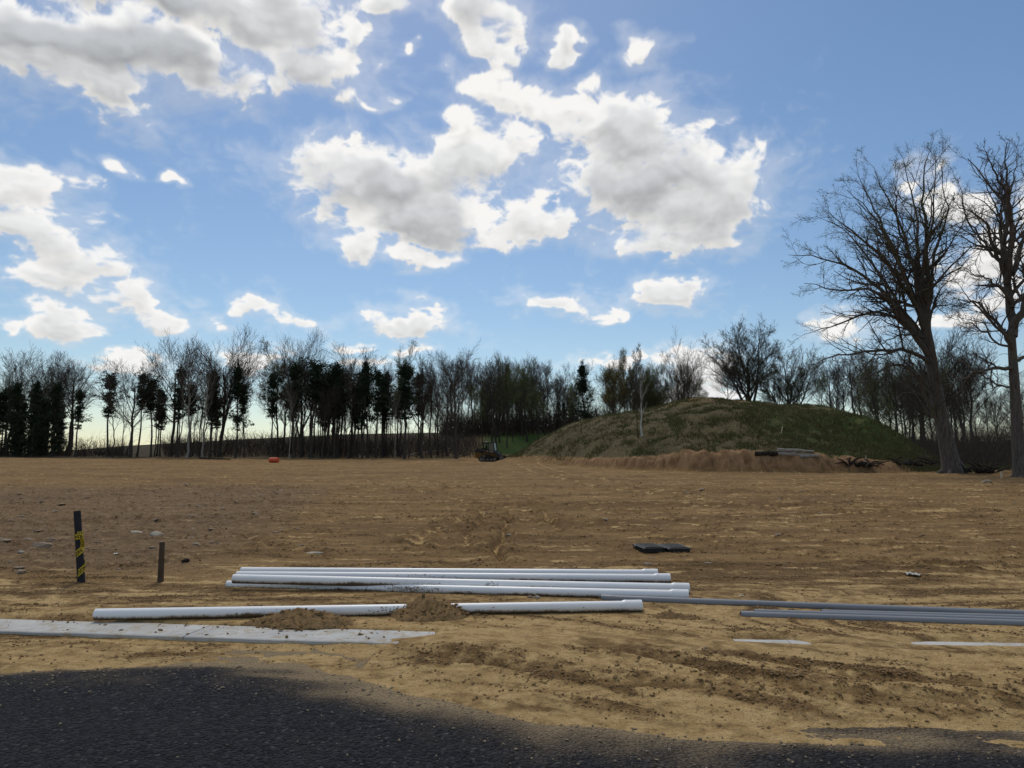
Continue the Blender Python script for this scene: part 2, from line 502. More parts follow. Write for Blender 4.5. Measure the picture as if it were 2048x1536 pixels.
class MB:
    """collects boxes, tubes and lathes for one mesh object"""
    def __init__(s):
        s.v = []; s.f = []; s.n = 0

    def add(s, V, F):
        F = [tuple(i + s.n for i in f) for f in F]
        s.v += [tuple(p) for p in V]; s.f += F; s.n += len(V)

    def box(s, c, size, rz=0., rx=0., ry=0., bev=0.0):
        hx, hy, hz = (d / 2 for d in size)
        from mathutils import Euler
        M = Euler((rx, ry, rz)).to_matrix()
        b = min(bev, hx * .9, hy * .9, hz * .9)
        if b <= 0:
            V = [(x, y, z) for z in (-hz, hz) for y in (-hy, hy) for x in (-hx, hx)]
            F = [(0, 2, 3, 1), (4, 5, 7, 6), (0, 1, 5, 4), (2, 6, 7, 3), (0, 4, 6, 2), (1, 3, 7, 5)]
        else:
            V = []; F = []
            rings = [(-hz, b), (-hz + b, 0), (hz - b, 0), (hz, b)]
            for z, i in rings:
                x, y = hx - i, hy - i
                V += [(-x + b, -y, z), (x - b, -y, z), (x, -y + b, z), (x, y - b, z), (x - b, y, z), (-x + b, y, z), (-x, y - b, z), (-x, -y + b, z)]
            for r in range(3):
                for k in range(8):
                    F.append((r * 8 + k, r * 8 + (k + 1) % 8, r * 8 + 8 + (k + 1) % 8, r * 8 + 8 + k))
            F.append(tuple(range(7, -1, -1))); F.append(tuple(range(24, 32)))
        s.add([tuple(M @ Vector(p) + Vector(c)) for p in V], F)
        return s

    def tube(s, pts, rad, n=10, cap=True):
        pts = [Vector(p) for p in pts]
        rads = rad if hasattr(rad, '__len__') else [rad] * len(pts)
        V = []; F = []
        t0 = (pts[-1] - pts[0]).normalized()
        a = t0.orthogonal().normalized()
        for i, p in enumerate(pts):
            t = (pts[min(i + 1, len(pts) - 1)] - pts[max(i - 1, 0)])
            t = t.normalized() if t.length > 1e-9 else t0
            a = (a - t * a.dot(t)).normalized(); b = t.cross(a)
            for k in range(n):
                an = 2 * math.pi * k / n
                V.append(tuple(p + (a * math.cos(an) + b * math.sin(an)) * rads[i]))
        for i in range(len(pts) - 1):
            for k in range(n):
                F.append((i * n + k, i * n + (k + 1) % n, (i + 1) * n + (k + 1) % n, (i + 1) * n + k))
        if cap:
            F.append(tuple(range(n - 1, -1, -1))); F.append(tuple(range((len(pts) - 1) * n, len(pts) * n)))
        s.add(V, F)
        return s

    def prism(s, poly, y0, y1):
        """polygon in x,z pulled along y"""
        n = len(poly)
        V = [(x, y0, z) for x, z in poly] + [(x, y1, z) for x, z in poly]
        F = [tuple(range(n)), tuple(range(2 * n - 1, n - 1, -1))]
        for k in range(n):
            F.append((k, n + k, n + (k + 1) % n, (k + 1) % n))
        s.add(V, F)
        return s

    def build(s, name, m, parent=None, loc=None, rot=None, smooth=False):
        me = bpy.data.meshes.new(name)
        me.from_pydata(s.v, [], s.f)
        me.materials.append(m)
        for p in me.polygons:
            p.use_smooth = smooth
        if smooth:
            me.set_sharp_from_angle(angle=R(38))
        me.update()
        return link(name, me, parent, loc, rot)


# ------------------------------------------------------------------ materials
def material(name):
    m = bpy.data.materials.new(name); m.use_nodes = True
    m.node_tree.nodes.clear()
    t = NT(m.node_tree)
    b = t('ShaderNodeBsdfPrincipled')
    t('ShaderNodeOutputMaterial', None, {0: b.outputs[0]})
    return m, t, b


def simple(name, col, rough=.8, var=.25, scale=6., bump=0.0, bscale=None, metal=0.0, spec=.3, coord='Object'):
    m, t, b = material(name)
    tcn = t('ShaderNodeTexCoord').outputs[coord]
    n = t.noise(tcn, scale, 6, .6)
    c = t.mix(n, tuple(v * (1 - var) for v in col), tuple(min(1, v * (1 + var)) for v in col))
    t.l.new(c, b.inputs['Base Color'])
    b.inputs['Roughness'].default_value = rough
    b.inputs['Metallic'].default_value = metal
    b.inputs['Specular IOR Level'].default_value = spec
    if bump:
        bn = t('ShaderNodeBump', None, {'Strength': 1.0, 'Distance': bump, 'Height': t.noise(tcn, bscale or scale * 3, 6, .65)})
        t.l.new(bn.outputs[0], b.inputs['Normal'])
    return m


def bark(name, col, scale=1.0):
    m, t, b = material(name)
    tcn = t('ShaderNodeTexCoord').outputs['Object']
    mp = t('ShaderNodeMapping', None, {0: tcn, 'Scale': (5 * scale, 5 * scale, .8 * scale)})
    n = t.noise(mp.outputs[0], 3.0, 6, .65, .6)
    n2 = t.noise(tcn, .5, 3)
    c = t.mix(t.ramp(n, .3, .7), tuple(v * .55 for v in col), tuple(v * 1.35 for v in col))
    c = t.mix(t.ramp(n2, .45, .7, 0, .35), c, (col[0] * 1.1, col[1] * 1.25, col[2] * .9))
    t.l.new(c, b.inputs['Base Color'])
    b.inputs['Roughness'].default_value = .9
    b.inputs['Specular IOR Level'].default_value = .15
    bn = t('ShaderNodeBump', None, {'Strength': 1.0, 'Distance': .04, 'Height': n})
    t.l.new(bn.outputs[0], b.inputs['Normal'])
    return m


def leafy(name, c0, c1, trans=.25):
    m, t, b = material(name)
    g = t('ShaderNodeNewGeometry')
    c = t.mix(g.outputs['Random Per Island'], c0, c1)
    t.l.new(c, b.inputs['Base Color'])
    b.inputs['Roughness'].default_value = .75
    b.inputs['Specular IOR Level'].default_value = .15
    tr = t('ShaderNodeBsdfTranslucent', None, {0: c})
    mx = t('ShaderNodeMixShader', None, {0: trans, 1: b.outputs[0], 2: tr.outputs[0]})
    out = [n for n in m.node_tree.nodes if n.type == 'OUTPUT_MATERIAL'][0]
    t.l.new(mx.outputs[0], out.inputs[0])
    return m


BARK = bark('bark_dark', (.075, .062, .052))
BARK_PALE = bark('bark_pale', (.26, .24, .21))
BARK_HERO = bark('bark_furrowed', (.11, .093, .082))
TWIG = simple('twig_bark', (.075, .06, .05), .9, .3, 2.0, spec=.1)
TWIG_PALE = simple('twig_bark_pale', (.2, .18, .15), .9, .3, 2.0, spec=.1)
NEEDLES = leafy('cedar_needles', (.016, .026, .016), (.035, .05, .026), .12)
BUDS = leafy('young_buds', (.10, .14, .045), (.19, .21, .075), .4)
BUDS_GOLD = leafy('golden_buds', (.16, .14, .04), (.24, .19, .06), .35)
GRASSBLADE = leafy('grass_blade', (.055, .066, .022), (.13, .118, .052), .25)
DRYSTEM = simple('dry_stems', (.10, .082, .06), .9, .4, 1.0, spec=.1)


def ground_material():
    m, t, b = material('bare_soil')
    pos = t('ShaderNodeNewGeometry').outputs['Position']
    a = t('ShaderNodeAttribute', {'attribute_name': 'soil'})
    s = t('ShaderNodeSeparateColor', None, {0: a.outputs['Color']})
    pale, crumb, grass = s.outputs; bank = a.outputs['Alpha']
    z = t('ShaderNodeAttribute', {'attribute_name': 'cover'})
    zs = t('ShaderNodeSeparateColor', None, {0: z.outputs['Color']})
    lush, litter, stony = zs.outputs
    n_f = t.noise(pos, 38, 5, .7)
    n_m = t.noise(pos, 6, 6, .65, .4)
    n_l = t.noise(pos, .7, 5, .6, .3)
    st = t('ShaderNodeMapping', None, {0: pos, 'Scale': (.7, 4.5, 1)})
    n_s = t.noise(st.outputs[0], 1.6, 6, .65, .5)
    brown = t.mix(t.ramp(n_m, .25, .75), (0.179, 0.105, 0.042), (0.307, 0.189, 0.080))
    brown = t.mix(t.ramp(n_s, .35, .7, 0, .6), brown, (0.369, 0.238, 0.106))
    brown = t.mix(t.ramp(n_l, .45, .75, 0, .5), brown, (0.195, 0.105, 0.047))
    wm = t('ShaderNodeMapping', None, {0: pos, 'Scale': (.10, .75, 1)})
    n_w = t.noise(wm.outputs[0], 1.0, 7, .68, .6)
    brown = t.mix(t.ramp(n_w, .45, .62, 0, .55), brown, (0.118, 0.068, 0.030))
    brown = t.mix(t.ramp(n_w, .50, .30, 0, .4), brown, (0.378, 0.242, 0.106))
    sand = t.mix(t.ramp(n_m, .3, .75), (0.472, 0.312, 0.132), (0.638, 0.447, 0.212))
    sand = t.mix(t.ramp(n_s, .5, .75, 0, .6), sand, (0.343, 0.212, 0.085))
    pf = t.math('ADD', pale, t.math('MULTIPLY', t.math('SUBTRACT', n_m, .5), .9))
    c = t.mix(t.ramp(pf, .25, .75), brown, sand)
    cr = t.mix(t.ramp(n_f, .3, .7), (0.116, 0.068, 0.029), (0.237, 0.147, 0.066))
    cf = t.math('ADD', crumb, t.math('MULTIPLY', t.math('SUBTRACT', n_f, .5), 1.1))
    c = t.mix(t.ramp(cf, .35, .95, 0, .85), c, cr)
    c = t.mix(t.ramp(t.noise(pos, 9, 7, .78), .47, .33, 0, .75), c, (0.113, 0.065, 0.029))
    c = t.mix(t.ramp(t.noise(pos, 55, 4, .75), .50, .30, 0, .6), c, (0.100, 0.063, 0.029))
    # light grains of stone and chaff
    vor = t('ShaderNodeTexVoronoi', {'feature': 'F1'}, {'Vector': pos, 'Scale': 22.0})
    g = t.math('LESS_THAN', vor.outputs['Distance'], .13)
    gr = t.math('MULTIPLY', g, t.ramp(n_l, .45, .65, .05, .8))
    c = t.mix(gr, c, (.48, .40, .30))
    stc = t.mix(t.ramp(n_m, .35, .65), (.110, .072, .043), (.235, .162, .104))
    c = t.mix(t.math('MULTIPLY', stony, .6), c, stc)
    # cut bank: rust coloured clay with vertical scrape marks
    bm = t('ShaderNodeMapping', None, {0: pos, 'Scale': (1.5, 1.5, .35)})
    n_b = t.noise(bm.outputs[0], 1.2, 6, .65, .8)
    bc = t.mix(t.ramp(n_b, .3, .7), (.15, .078, .038), (.37, .225, .118))
    c = t.mix(bank, c, bc)
    # leaf litter under the trees
    c = t.mix(litter, c, t.mix(t.ramp(n_m, .3, .7), (.020, .019, .013), (.055, .044, .028)))
    # grass
    n_g = t.noise(pos, 1.1, 6, .7, .5); n_g2 = t.noise(pos, 5.0, 5, .7)
    olive = t.mix(t.ramp(n_g2, .3, .7), (.065, .056, .026), (.160, .125, .062))
    green = t.mix(t.ramp(n_g2, .3, .7), (.026, .052, .011), (.066, .108, .024))
    gf = t.math('ADD', lush, t.math('MULTIPLY', t.math('SUBTRACT', n_g, .5), 1.5))
    gc = t.mix(t.ramp(gf, .3, .75), olive, green)
    gm = t.math('ADD', grass, t.math('MULTIPLY', t.math('SUBTRACT', n_g2, .5), .8))
    c = t.mix(t.math('MULTIPLY', t.ramp(gm, .3, .75), t.ramp(grass, .02, .3)), c, gc)
    t.l.new(c, b.inputs['Base Color'])
    b.inputs['Roughness'].default_value = .95
    b.inputs['Specular IOR Level'].default_value = .12
    hsum = t.math('ADD', t.math('MULTIPLY', n_m, .034), t.math('MULTIPLY', n_f, .034))
    hsum = t.math('ADD', hsum, t.math('MULTIPLY', n_s, .03))
    hsum = t.math('ADD', hsum, t.math('MULTIPLY', t.noise(pos, 13, 6, .72), .045))
    hsum = t.math('ADD', hsum, t.math('MULTIPLY', t.math('MULTIPLY', n_f, crumb), .02))
    hsum = t.math('ADD', hsum, t.math('MULTIPLY', t.math('MULTIPLY', n_g2, grass), .25))
    bn = t('ShaderNodeBump', None, {'Strength': .9, 'Distance': 1.0, 'Height': hsum})
    t.l.new(bn.outputs[0], b.inputs['Normal'])
    return m


def asphalt_material():
    m, t, b = material('asphalt')
    pos = t('ShaderNodeNewGeometry').outputs['Position']
    a = t('ShaderNodeAttribute', {'attribute_name': 'dust'})
    dust = a.outputs['Fac']
    v = t('ShaderNodeTexVoronoi', {'feature': 'F1'}, {'Vector': pos, 'Scale': 46.0, 'Randomness': 1.0})
    v2 = t('ShaderNodeTexVoronoi', {'feature': 'F1'}, {'Vector': pos, 'Scale': 120.0})
    n = t.noise(pos, 3.0, 5, .6)
    nf = t.noise(pos, 60, 3, .6)
    vs = t('ShaderNodeSeparateColor', None, {0: v.outputs['Color']})
    c = t.mix(t.ramp(vs.outputs[0], .2, 1.0), (.008, .0085, .012), (.032, .032, .039))
    c = t.mix(t.ramp(vs.outputs[1], .95, .98, 0, .5), c, (.13, .125, .12))
    c = t.mix(t.ramp(n, .35, .75, 0, .45), c, (.027, .026, .028))
    d = t.math('ADD', dust, t.math('MULTIPLY', t.math('SUBTRACT', nf, .5), .7))
    d = t.math('ADD', d, t.math('MULTIPLY', t.math('SUBTRACT', n, .5), .5))
    c = t.mix(t.math('MULTIPLY', t.ramp(d, .1, .9), t.ramp(dust, 0., .1)), c, t.mix(nf, (.20, .148, .09), (.36, .27, .16)))
    t.l.new(c, b.inputs['Base Color'])
    b.inputs['Roughness'].default_value = .88
    b.inputs['Specular IOR Level'].default_value = .12
    h = t.math('SUBTRACT', t.math('MULTIPLY', v.outputs['Distance'], -.024), t.math('MULTIPLY', v2.outputs['Distance'], .007))
    h = t.math('ADD', h, t.math('MULTIPLY', t.noise(pos, 14, 4, .6), .012))
    bn = t('ShaderNodeBump', None, {'Strength': 1.0, 'Distance': 1.0, 'Height': h})
    t.l.new(bn.outputs[0], b.inputs['Normal'])
    return m


def pvc(name, col, mud=.5, rough=.35):
    """plastic pipe, mud caked along one side (object -Z) and dusty smears"""
    m, t, b = material(name)
    tcn = t('ShaderNodeTexCoord').outputs['Object']
    sp = t('ShaderNodeSeparateXYZ', None, {0: tcn})
    mp = t('ShaderNodeMapping', None, {0: tcn, 'Scale': (2.2, 9, 9)})
    n = t.noise(mp.outputs[0], 2.2, 6, .7)
    mp2 = t('ShaderNodeMapping', None, {0: tcn, 'Scale': (38, 2.5, 2.5)})
    drip = t.noise(mp2.outputs[0], 1.0, 4, .7)
    mp3 = t('ShaderNodeMapping', None, {0: tcn, 'Scale': (1, .3, .3)})
    lon = t.noise(mp3.outputs[0], .9, 4, .6)
    low = t.math('MULTIPLY', sp.outputs[2], -1 / .057)
    f = t.math('ADD', low, t.math('MULTIPLY', t.math('SUBTRACT', drip, .5), 1.0))
    f = t.math('ADD', f, t.math('MULTIPLY', t.math('SUBTRACT', lon, .5), 3.2))
    f = t.math('MULTIPLY', t.ramp(f, .12, .70), mud)
    c = t.mix(t.ramp(n, .55, .85, 0, .35), col, tuple(v * q for v, q in zip(col, (.82, .74, .62))))
    c = t.mix(t.math('MULTIPLY', t.ramp(t.math('ADD', low, t.math('MULTIPLY', lon, 1.2)), .4, 1.3), .45 * mud), c, (.44, .36, .24))
    c = t.mix(f, c, (.13, .088, .05))
    t.l.new(c, b.inputs['Base Color'])
    t.l.new(t.ramp(f, 0, 1, rough, .95), b.inputs['Roughness'])
    b.inputs['Specular IOR Level'].default_value = .4
    return m


SOIL = ground_material()
ASPHALT = asphalt_material()
PVC_W = pvc('white_pvc', (.80, .81, .82), 1.0, .38)
PVC_G = pvc('grey_pvc', (.215, .225, .245), .35, .45)
DIRTPILE = simple('loose_dirt', (.22, .142, .068), .95, .4, 30, .012, 45, spec=.1)
CLOD = simple('clod_soil', (.25, .162, .080), .95, .4, 18, .006, 60, spec=.1, coord='Generated')
STONE = simple('field_stone', (.25, .195, .14), .9, .35, 12, .01, 30, spec=.2)
STONE_PALE = simple('pale_stone', (.36, .325, .265), .9, .25, 10, .008, 30, spec=.2)
BLACKPLASTIC = simple('black_plastic', (.016, .015, .015), .5, .3, 9, .001, 60, spec=.45)
DUSTYTOP = simple('dusty_black_plastic', (.034, .031, .030), .6, .5, 7, .002, 70, spec=.35)
POSTDARK = simple('tarred_wood', (.022, .022, .028), .8, .4, 9, .003, 40, spec=.25)
POSTWOOD = simple('weathered_wood', (.085, .060, .042), .9, .4, 10, .004, 35, spec=.15)
CUTWOOD = simple('cut_wood', (.30, .22, .14), .9, .25, 14, .002, 40, spec=.15)
TAPE = simple('yellow_tape', (.50, .36, .012), .45, .15, 5, .0015, 18, spec=.4)
TAPEINK = simple('black_ink', (.012, .012, .012), .6, .1, 5)
REDPLASTIC = simple('red_plastic', (.60, .095, .035), .5, .15, 3, spec=.4)
MYELLOW = simple('machine_yellow', (.13, .068, .014), .75, .7, 3, spec=.2)
MBLACK = simple('machine_black', (.013, .013, .014), .55, .3, 4, spec=.35)
MRUBBER = simple('track_rubber', (.022, .019, .017), .9, .4, 6, .01, 20, spec=.2)
MSTEEL = simple('worn_steel', (.12, .105, .09), .5, .35, 6, metal=.6)
MGREY = simple('pale_decal', (.5, .5, .5), .5, .1, 4)
GLASSDARK = simple('cab_glass', (.02, .022, .028), .12, .1, 2, spec=.6)
WHITEPAPER = simple('white_paper', (.55, .52, .47), .8, .12, 8, .004, 14)
STAKEWOOD = simple('pale_stake_wood', (.55, .46, .30), .9, .2, 10)
LOGGREY = bark('weathered_log', (.30, .27, .24), 1.4)
LOGDARK = bark('dark_log', (.035, .028, .024), 1.4)


def concrete_material():
    m, t, b = material('kerb_concrete')
    pos = t('ShaderNodeNewGeometry').outputs['Position']
    n = t.noise(pos, 2.5, 6, .65); nf = t.noise(pos, 70, 4, .7); ns = t.noise(pos, 9, 5, .7)
    c = t.mix(t.ramp(n, .3, .75), (.40, .40, .39), (.53, .525, .505))
    c = t.mix(t.ramp(nf, .6, .75, 0, .5), c, (.28, .27, .25))
    c = t.mix(t.ramp(ns, .46, .68, 0, .75), c, (.34, .26, .16))
    t.l.new(c, b.inputs['Base Color'])
    b.inputs['Roughness'].default_value = .9
    b.inputs['Specular IOR Level'].default_value = .2
    bn = t('ShaderNodeBump', None, {'Strength': .8, 'Distance': .004, 'Height': nf})
    t.l.new(bn.outputs[0], b.inputs['Normal'])
    return m


CONCRETE = concrete_material()


# ------------------------------------------------------------------ ground, road, kerb
def build_ground():
    rad = np.concatenate([[.3, 1.0, 1.8, 2.5], np.exp(np.linspace(math.log(3.2), math.log(150), 760)), np.exp(np.linspace(math.log(156), math.log(6000), 60))])
    fine = np.radians(np.linspace(-42, 42, 780))
    coarse = np.radians(np.linspace(42, 318, 70))[1:-1]
    az = np.concatenate([fine, coarse])
    X = np.sin(az)[None, :] * rad[:, None]; Y = np.cos(az)[None, :] * rad[:, None]
    x, y = X.ravel(), Y.ravel()
    bz = base_z(x, y)
    h, pale, crumb, stony = micro(x, y)
    fade = 1 - sstep(120, 160, np.hypot(x, y))
    z = bz + h * fade
    z = z + 1.2 * fbm(x * .004, y * .004, 3, 95) * sstep(300, 900, np.hypot(x, y)) * 6
    # masks
    gen = .032 * np.maximum(np.minimum(y, 92) - 9, 0)
    yf = np.interp(x, FOOT_X, FOOT_Y)
    heap = np.interp(x, CREST_X, CREST_Z) * 0 + sstep(.2, .9, bz - gen - .25)
    heap = heap * (y > yf - 1.5)
    slope_zone = sstep(-1.4, -.9, y - yf) * (1 - sstep(.2, .9, y - yf + .6 * fbm(x * .7, y * .3, 3, 96))) * sstep(2, 6, x) * (1 - sstep(24, 28, x))
    bank = slope_zone * sstep(.1, .35, bz - gen - .08)
    edge = np.interp(x, [-120, -60, -38, -20, -8, -3, 2, 20], [84, 86, 84, 86, 95, 112, 114, 90]) + 2.0 * fbm(x * .12, y * .05, 3, 97)
    woods = sstep(-.8, .8, y - edge)
    verge = sstep(25, 30, x) * sstep(-.8, 1.5, y - (np.interp(x, [20, 25, 28, 36, 60], [60, 49, 46, 40, 26]) + 1.5 * fbm(x * .4, y * .4, 3, 98)))
    topbare = np.exp(-((x - 21) / 7) ** 2) * sstep(62, 72, y)
    grass = np.clip(heap * (1 - bank) * (.92 - .45 * topbare) + woods * (.55 + .45 * sstep(-14, -5, x)) + verge * .8, 0, 1)
    grass = np.maximum(grass, sstep(160, 260, np.hypot(x, y)))
    # greener strip along the wood's edge and on the clearing; the heap's flank facing right is lush
    clearing = sstep(-7, -3, x) * (1 - sstep(14, 20, x)) * sstep(96, 102, y) * (1 - sstep(126, 140, y))
    lush = np.clip(.85 * clearing + .9 * sstep(-50, -36, x) * (1 - sstep(-12, -6, x)) * np.exp(-((y - edge - 4) / 6.5) ** 2)
                   + heap * (.0 + .55 * sstep(14, 22, x) * (1 - sstep(58, 64, y - .16 * (x - 20))) + .35 * sstep(28, 36, x))
                   + .45 * verge, 0, 1)
    litter = np.clip(woods * (1 - clearing) * (.9 * (1 - lush)), 0, 1) * (1 - sstep(160, 300, np.hypot(x, y)))
    litter = np.maximum(litter, .5 * verge * sstep(0, .4, fbm(x * .3, y * .3, 3, 99)))
    grass = grass * (1 - .8 * litter)
    pale = pale * (1 - bank); crumb = crumb * (1 - bank)
    nr, na = len(rad), len(az)
    i = np.arange(nr - 1)[:, None] * na; j = np.arange(na)[None, :]; j2 = (j + 1) % na
    Q = np.stack([i + j, i + j2, i + na + j2, i + na + j], -1).reshape(-1, 4)[:, ::-1]
    V = np.stack([x, y, z], -1)
    V = np.vstack([V, [[0, 0, -.035]]])
    fan = np.stack([np.full(na, len(V) - 1), np.arange(na), (np.arange(na) + 1) % na], -1)[:, ::-1]
    me = mesh_np('ground', V, [Q, fan], [SOIL])
    a = me.attributes.new('soil', 'FLOAT_COLOR', 'POINT')
    d = np.zeros((len(V), 4), np.float32)
    d[:-1, 0], d[:-1, 1], d[:-1, 2], d[:-1, 3] = pale, crumb, grass, bank
    a.data.foreach_set('color', d.ravel())
    a = me.attributes.new('cover', 'FLOAT_COLOR', 'POINT')
    d = np.zeros((len(V), 4), np.float32)
    d[:-1, 0], d[:-1, 1], d[:-1, 2], d[:-1, 3] = lush, litter, stony, 1
    a.data.foreach_set('color', d.ravel())
    return kind(link('ground', me), 'structure')


build_ground()


def build_road():
    xs = np.concatenate([np.linspace(-60, -9, 40)[:-1], np.linspace(-9, 9, 320), np.linspace(9, 60, 40)[1:]])
    ts = np.concatenate([np.linspace(0, .5, 14)[:-1], np.linspace(.5, 1, 130)])
    X = np.repeat(xs[None, :], len(ts), 0)
    y1 = yk(xs) - .262; y0 = np.full_like(xs, -5.0) - .105 * xs
    Y = y0[None, :] + (y1 - y0)[None, :] * ts[:, None]
    x, y = X.ravel(), Y.ravel()
    z = .006 * fbm(x * .5, y * .5, 3, 51) + 0 * x
    z = np.minimum(z, .004)
    t = y - yb(x)
    n = fbm(x * 1.2, y * 3.5, 4, 52)
    dust = np.where(t < 0, .85 * np.exp(np.minimum(t, 0) / (.06 + .16 * sstep(-2.0, -.9, x) * (1 - .8 * sstep(1.0, 1.8, x)) + .15 * sstep(-2.6, -1, x) * (1 - .85 * sstep(1.0, 1.8, x)) * np.clip(1 + 2 * fbm(x * .7, y * .7, 3, 57), .1, 2))), 1.0)
    dust = dust + .40 * np.exp(-((x + 1.0) / .9) ** 2) * np.exp(-((y - 5.30 + .12 * x) / .22) ** 2) * (1 + n)
    dust = dust + .6 * np.exp(-((x + 1.6) / .6) ** 2) * np.exp(-((y - 5.86 + .15 * (x + 1.6)) / .07) ** 2) * (1 + n)
    dust = dust + .22 * np.exp(-((x + 3.6) / 1.5) ** 2) * np.exp(-((y - 5.8) / .3) ** 2)
    m = sstep(1.2, 2.0, x) * np.exp(-((y - 4.70 + .05 * (x - 2)) / .28) ** 2)
    dust = np.where(m > .3, np.minimum(dust, .58 + .5 * n), dust)
    dust = np.clip(dust, 0, 1)
    nr, na = len(ts), len(xs)
    i = np.arange(nr - 1)[:, None] * na; j = np.arange(na - 1)[None, :]
    Q = np.stack([i + j, i + j + 1, i + na + j + 1, i + na + j], -1).reshape(-1, 4)
    me = mesh_np('road', np.stack([x, y, z], -1), [Q], [ASPHALT])
    a = me.attributes.new('dust', 'FLOAT', 'POINT')
    a.data.foreach_set('value', dust.astype(np.float32))
    kind(link('road', me), 'structure')


build_road()

kerb = kind(link('kerb', None), 'structure')
for n in range(-6, 9):
    x0 = -3.10 + 2.82 * n; x1 = x0 + 2.82
    ya, yb_ = float(yk(x0)), float(yk(x1))
    xm, ym = (x0 + x1) / 2, (ya + yb_) / 2
    KDIR = math.atan2(yb_ - ya, x1 - x0)
    L = math.hypot(x1 - x0, yb_ - ya) - .012
    nx, ny = 30, 8
    V = []; F = []
    prof = [(-.25, -.16), (-.25, .042), (-.243, .049), (-.23, .052), (0, .053), (.23, .052), (.246, .047), (.25, -.16)]
    for a in range(nx + 1):
        s = (a / nx - .5) * L
        for (c, zz) in prof:
            V.append((s, c + .003 * math.sin(s * 9 + c * 30), zz + .0015 * math.sin(s * 4.1 + n)))
    for a in range(nx):
        for b in range(7):
            F.append((a * 8 + b, (a + 1) * 8 + b, (a + 1) * 8 + b + 1, a * 8 + b + 1))
    F.append(tuple(range(7, -1, -1))[::-1]); F.append(tuple(nx * 8 + q for q in range(7, -1, -1)))
    mb = MB(); mb.add(V, F)
    mb.build('kerb_segment', CONCRETE, kerb, (xm, ym, .001 * (n % 3)), (0, 0, KDIR), smooth=True)


# ------------------------------------------------------------------ trees
class Level:
    def __init__(s, P, Rd, L):
        s.P, s.R, s.L = P, Rd, L


def tubes(P, Rd, sides):
    """P (N,S,3), Rd (N,S) -> verts, quads"""
    N, S, _ = P.shape
    T = np.empty_like(P)
    T[:, 1:-1] = P[:, 2:] - P[:, :-2]; T[:, 0] = P[:, 1] - P[:, 0]; T[:, -1] = P[:, -1] - P[:, -2]
    T /= np.linalg.norm(T, axis=2, keepdims=True) + 1e-9
    main = P[:, -1] - P[:, 0]
    ref = np.where((np.abs(main[:, 2]) > .75 * np.linalg.norm(main, axis=1))[:, None], np.array([[1., .2, 0]]), np.array([[0, .1, 1.]]))
    A = np.cross(T, ref[:, None, :]); A /= np.linalg.norm(A, axis=2, keepdims=True) + 1e-9
    B = np.cross(T, A)
    an = np.arange(sides) * 2 * np.pi / sides
    V = P[:, :, None, :] + Rd[:, :, None, None] * (A[:, :, None, :] * np.cos(an)[None, None, :, None] + B[:, :, None, :] * np.sin(an)[None, None, :, None])
    base = (np.arange(N) * S * sides)[:, None, None]
    i = (np.arange(S - 1) * sides)[None, :, None]; k = np.arange(sides)[None, None, :]; k2 = (k + 1) % sides
    Q = np.stack([base + i + k, base + i + k2, base + i + sides + k2, base + i + sides + k], -1).reshape(-1, 4)
    return V.reshape(-1, 3), Q


def join(parts):
    Vs, Fs, n = [], [], 0
    for V, Fl in parts:
        Vs.append(V)
        for f in Fl:
            Fs.append(np.asarray(f) + n)
        n += len(V)
    q = [f for f in Fs if f.shape[1] == 4]; t = [f for f in Fs if f.shape[1] == 3]
    out = []
    if q:
        out.append(np.concatenate(q))
    if t:
        out.append(np.concatenate(t))
    return np.concatenate(Vs), out


def sprout(par, rng, n, t0, t1, ang, asd, lf, segs, rf, up, wander, rmin, taper=.35, tfall=.5, lmax=None, keep=1.0, end=True):
    P, Rd, L = par.P, par.R, par.L
    N, S, _ = P.shape; S -= 1
    idx = np.repeat(np.arange(N), n)
    kk = np.tile(np.arange(n), N)
    t = t0 + (t1 - t0) * (kk + rng.rand(N * n)) / n
    if keep < 1:
        m = rng.rand(len(idx)) < keep
        idx, kk, t = idx[m], kk[m], t[m]
    M = len(idx)
    f = np.clip(t * S, 0, S - 1e-4); i = f.astype(int); w_ = (f - i)[:, None]
    p = P[idx, i] * (1 - w_) + P[idx, i + 1] * w_
    r = Rd[idx, i] * (1 - w_[:, 0]) + Rd[idx, i + 1] * w_[:, 0]
    T = P[idx, i + 1] - P[idx, i]; T /= np.linalg.norm(T, axis=1, keepdims=True) + 1e-9
    h = rng.randn(M, 3); a = np.cross(T, h); a /= np.linalg.norm(a, axis=1, keepdims=True) + 1e-9
    b = np.cross(T, a)
    az = kk * 2.4 + rng.rand(M) * 1.2
    # spread child azimuths evenly round each parent
    ref = np.where(np.abs(T[:, 2:3]) > .9, np.array([[1., 0, 0]]), np.array([[0, 0, 1.]]))
    a = np.cross(T, ref); a /= np.linalg.norm(a, axis=1, keepdims=True) + 1e-9
    b = np.cross(T, a)
    az = az + (rng.rand(N) * 6.28)[idx]
    th = np.radians(ang + asd * rng.randn(M))
    d = T * np.cos(th)[:, None] + (a * np.cos(az)[:, None] + b * np.sin(az)[:, None]) * np.sin(th)[:, None]
    ln = L[idx] * lf * (1 - tfall * t) * (.65 + .7 * rng.rand(M))
    if lmax:
        ln = np.minimum(ln, lmax)
    Q = np.empty((M, segs + 1, 3)); Q[:, 0] = p
    for s in range(segs):
        d = d + np.array([[0, 0, up / segs]]) + wander * rng.randn(M, 3)
        d /= np.linalg.norm(d, axis=1, keepdims=True) + 1e-9
        Q[:, s + 1] = Q[:, s] + d * (ln / segs)[:, None]
    r0 = np.maximum(r * rf, rmin)
    RR = r0[:, None] * np.linspace(1, taper, segs + 1)[None, :]
    RR = np.maximum(RR, rmin * .6)
    return Level(Q, RR, ln)


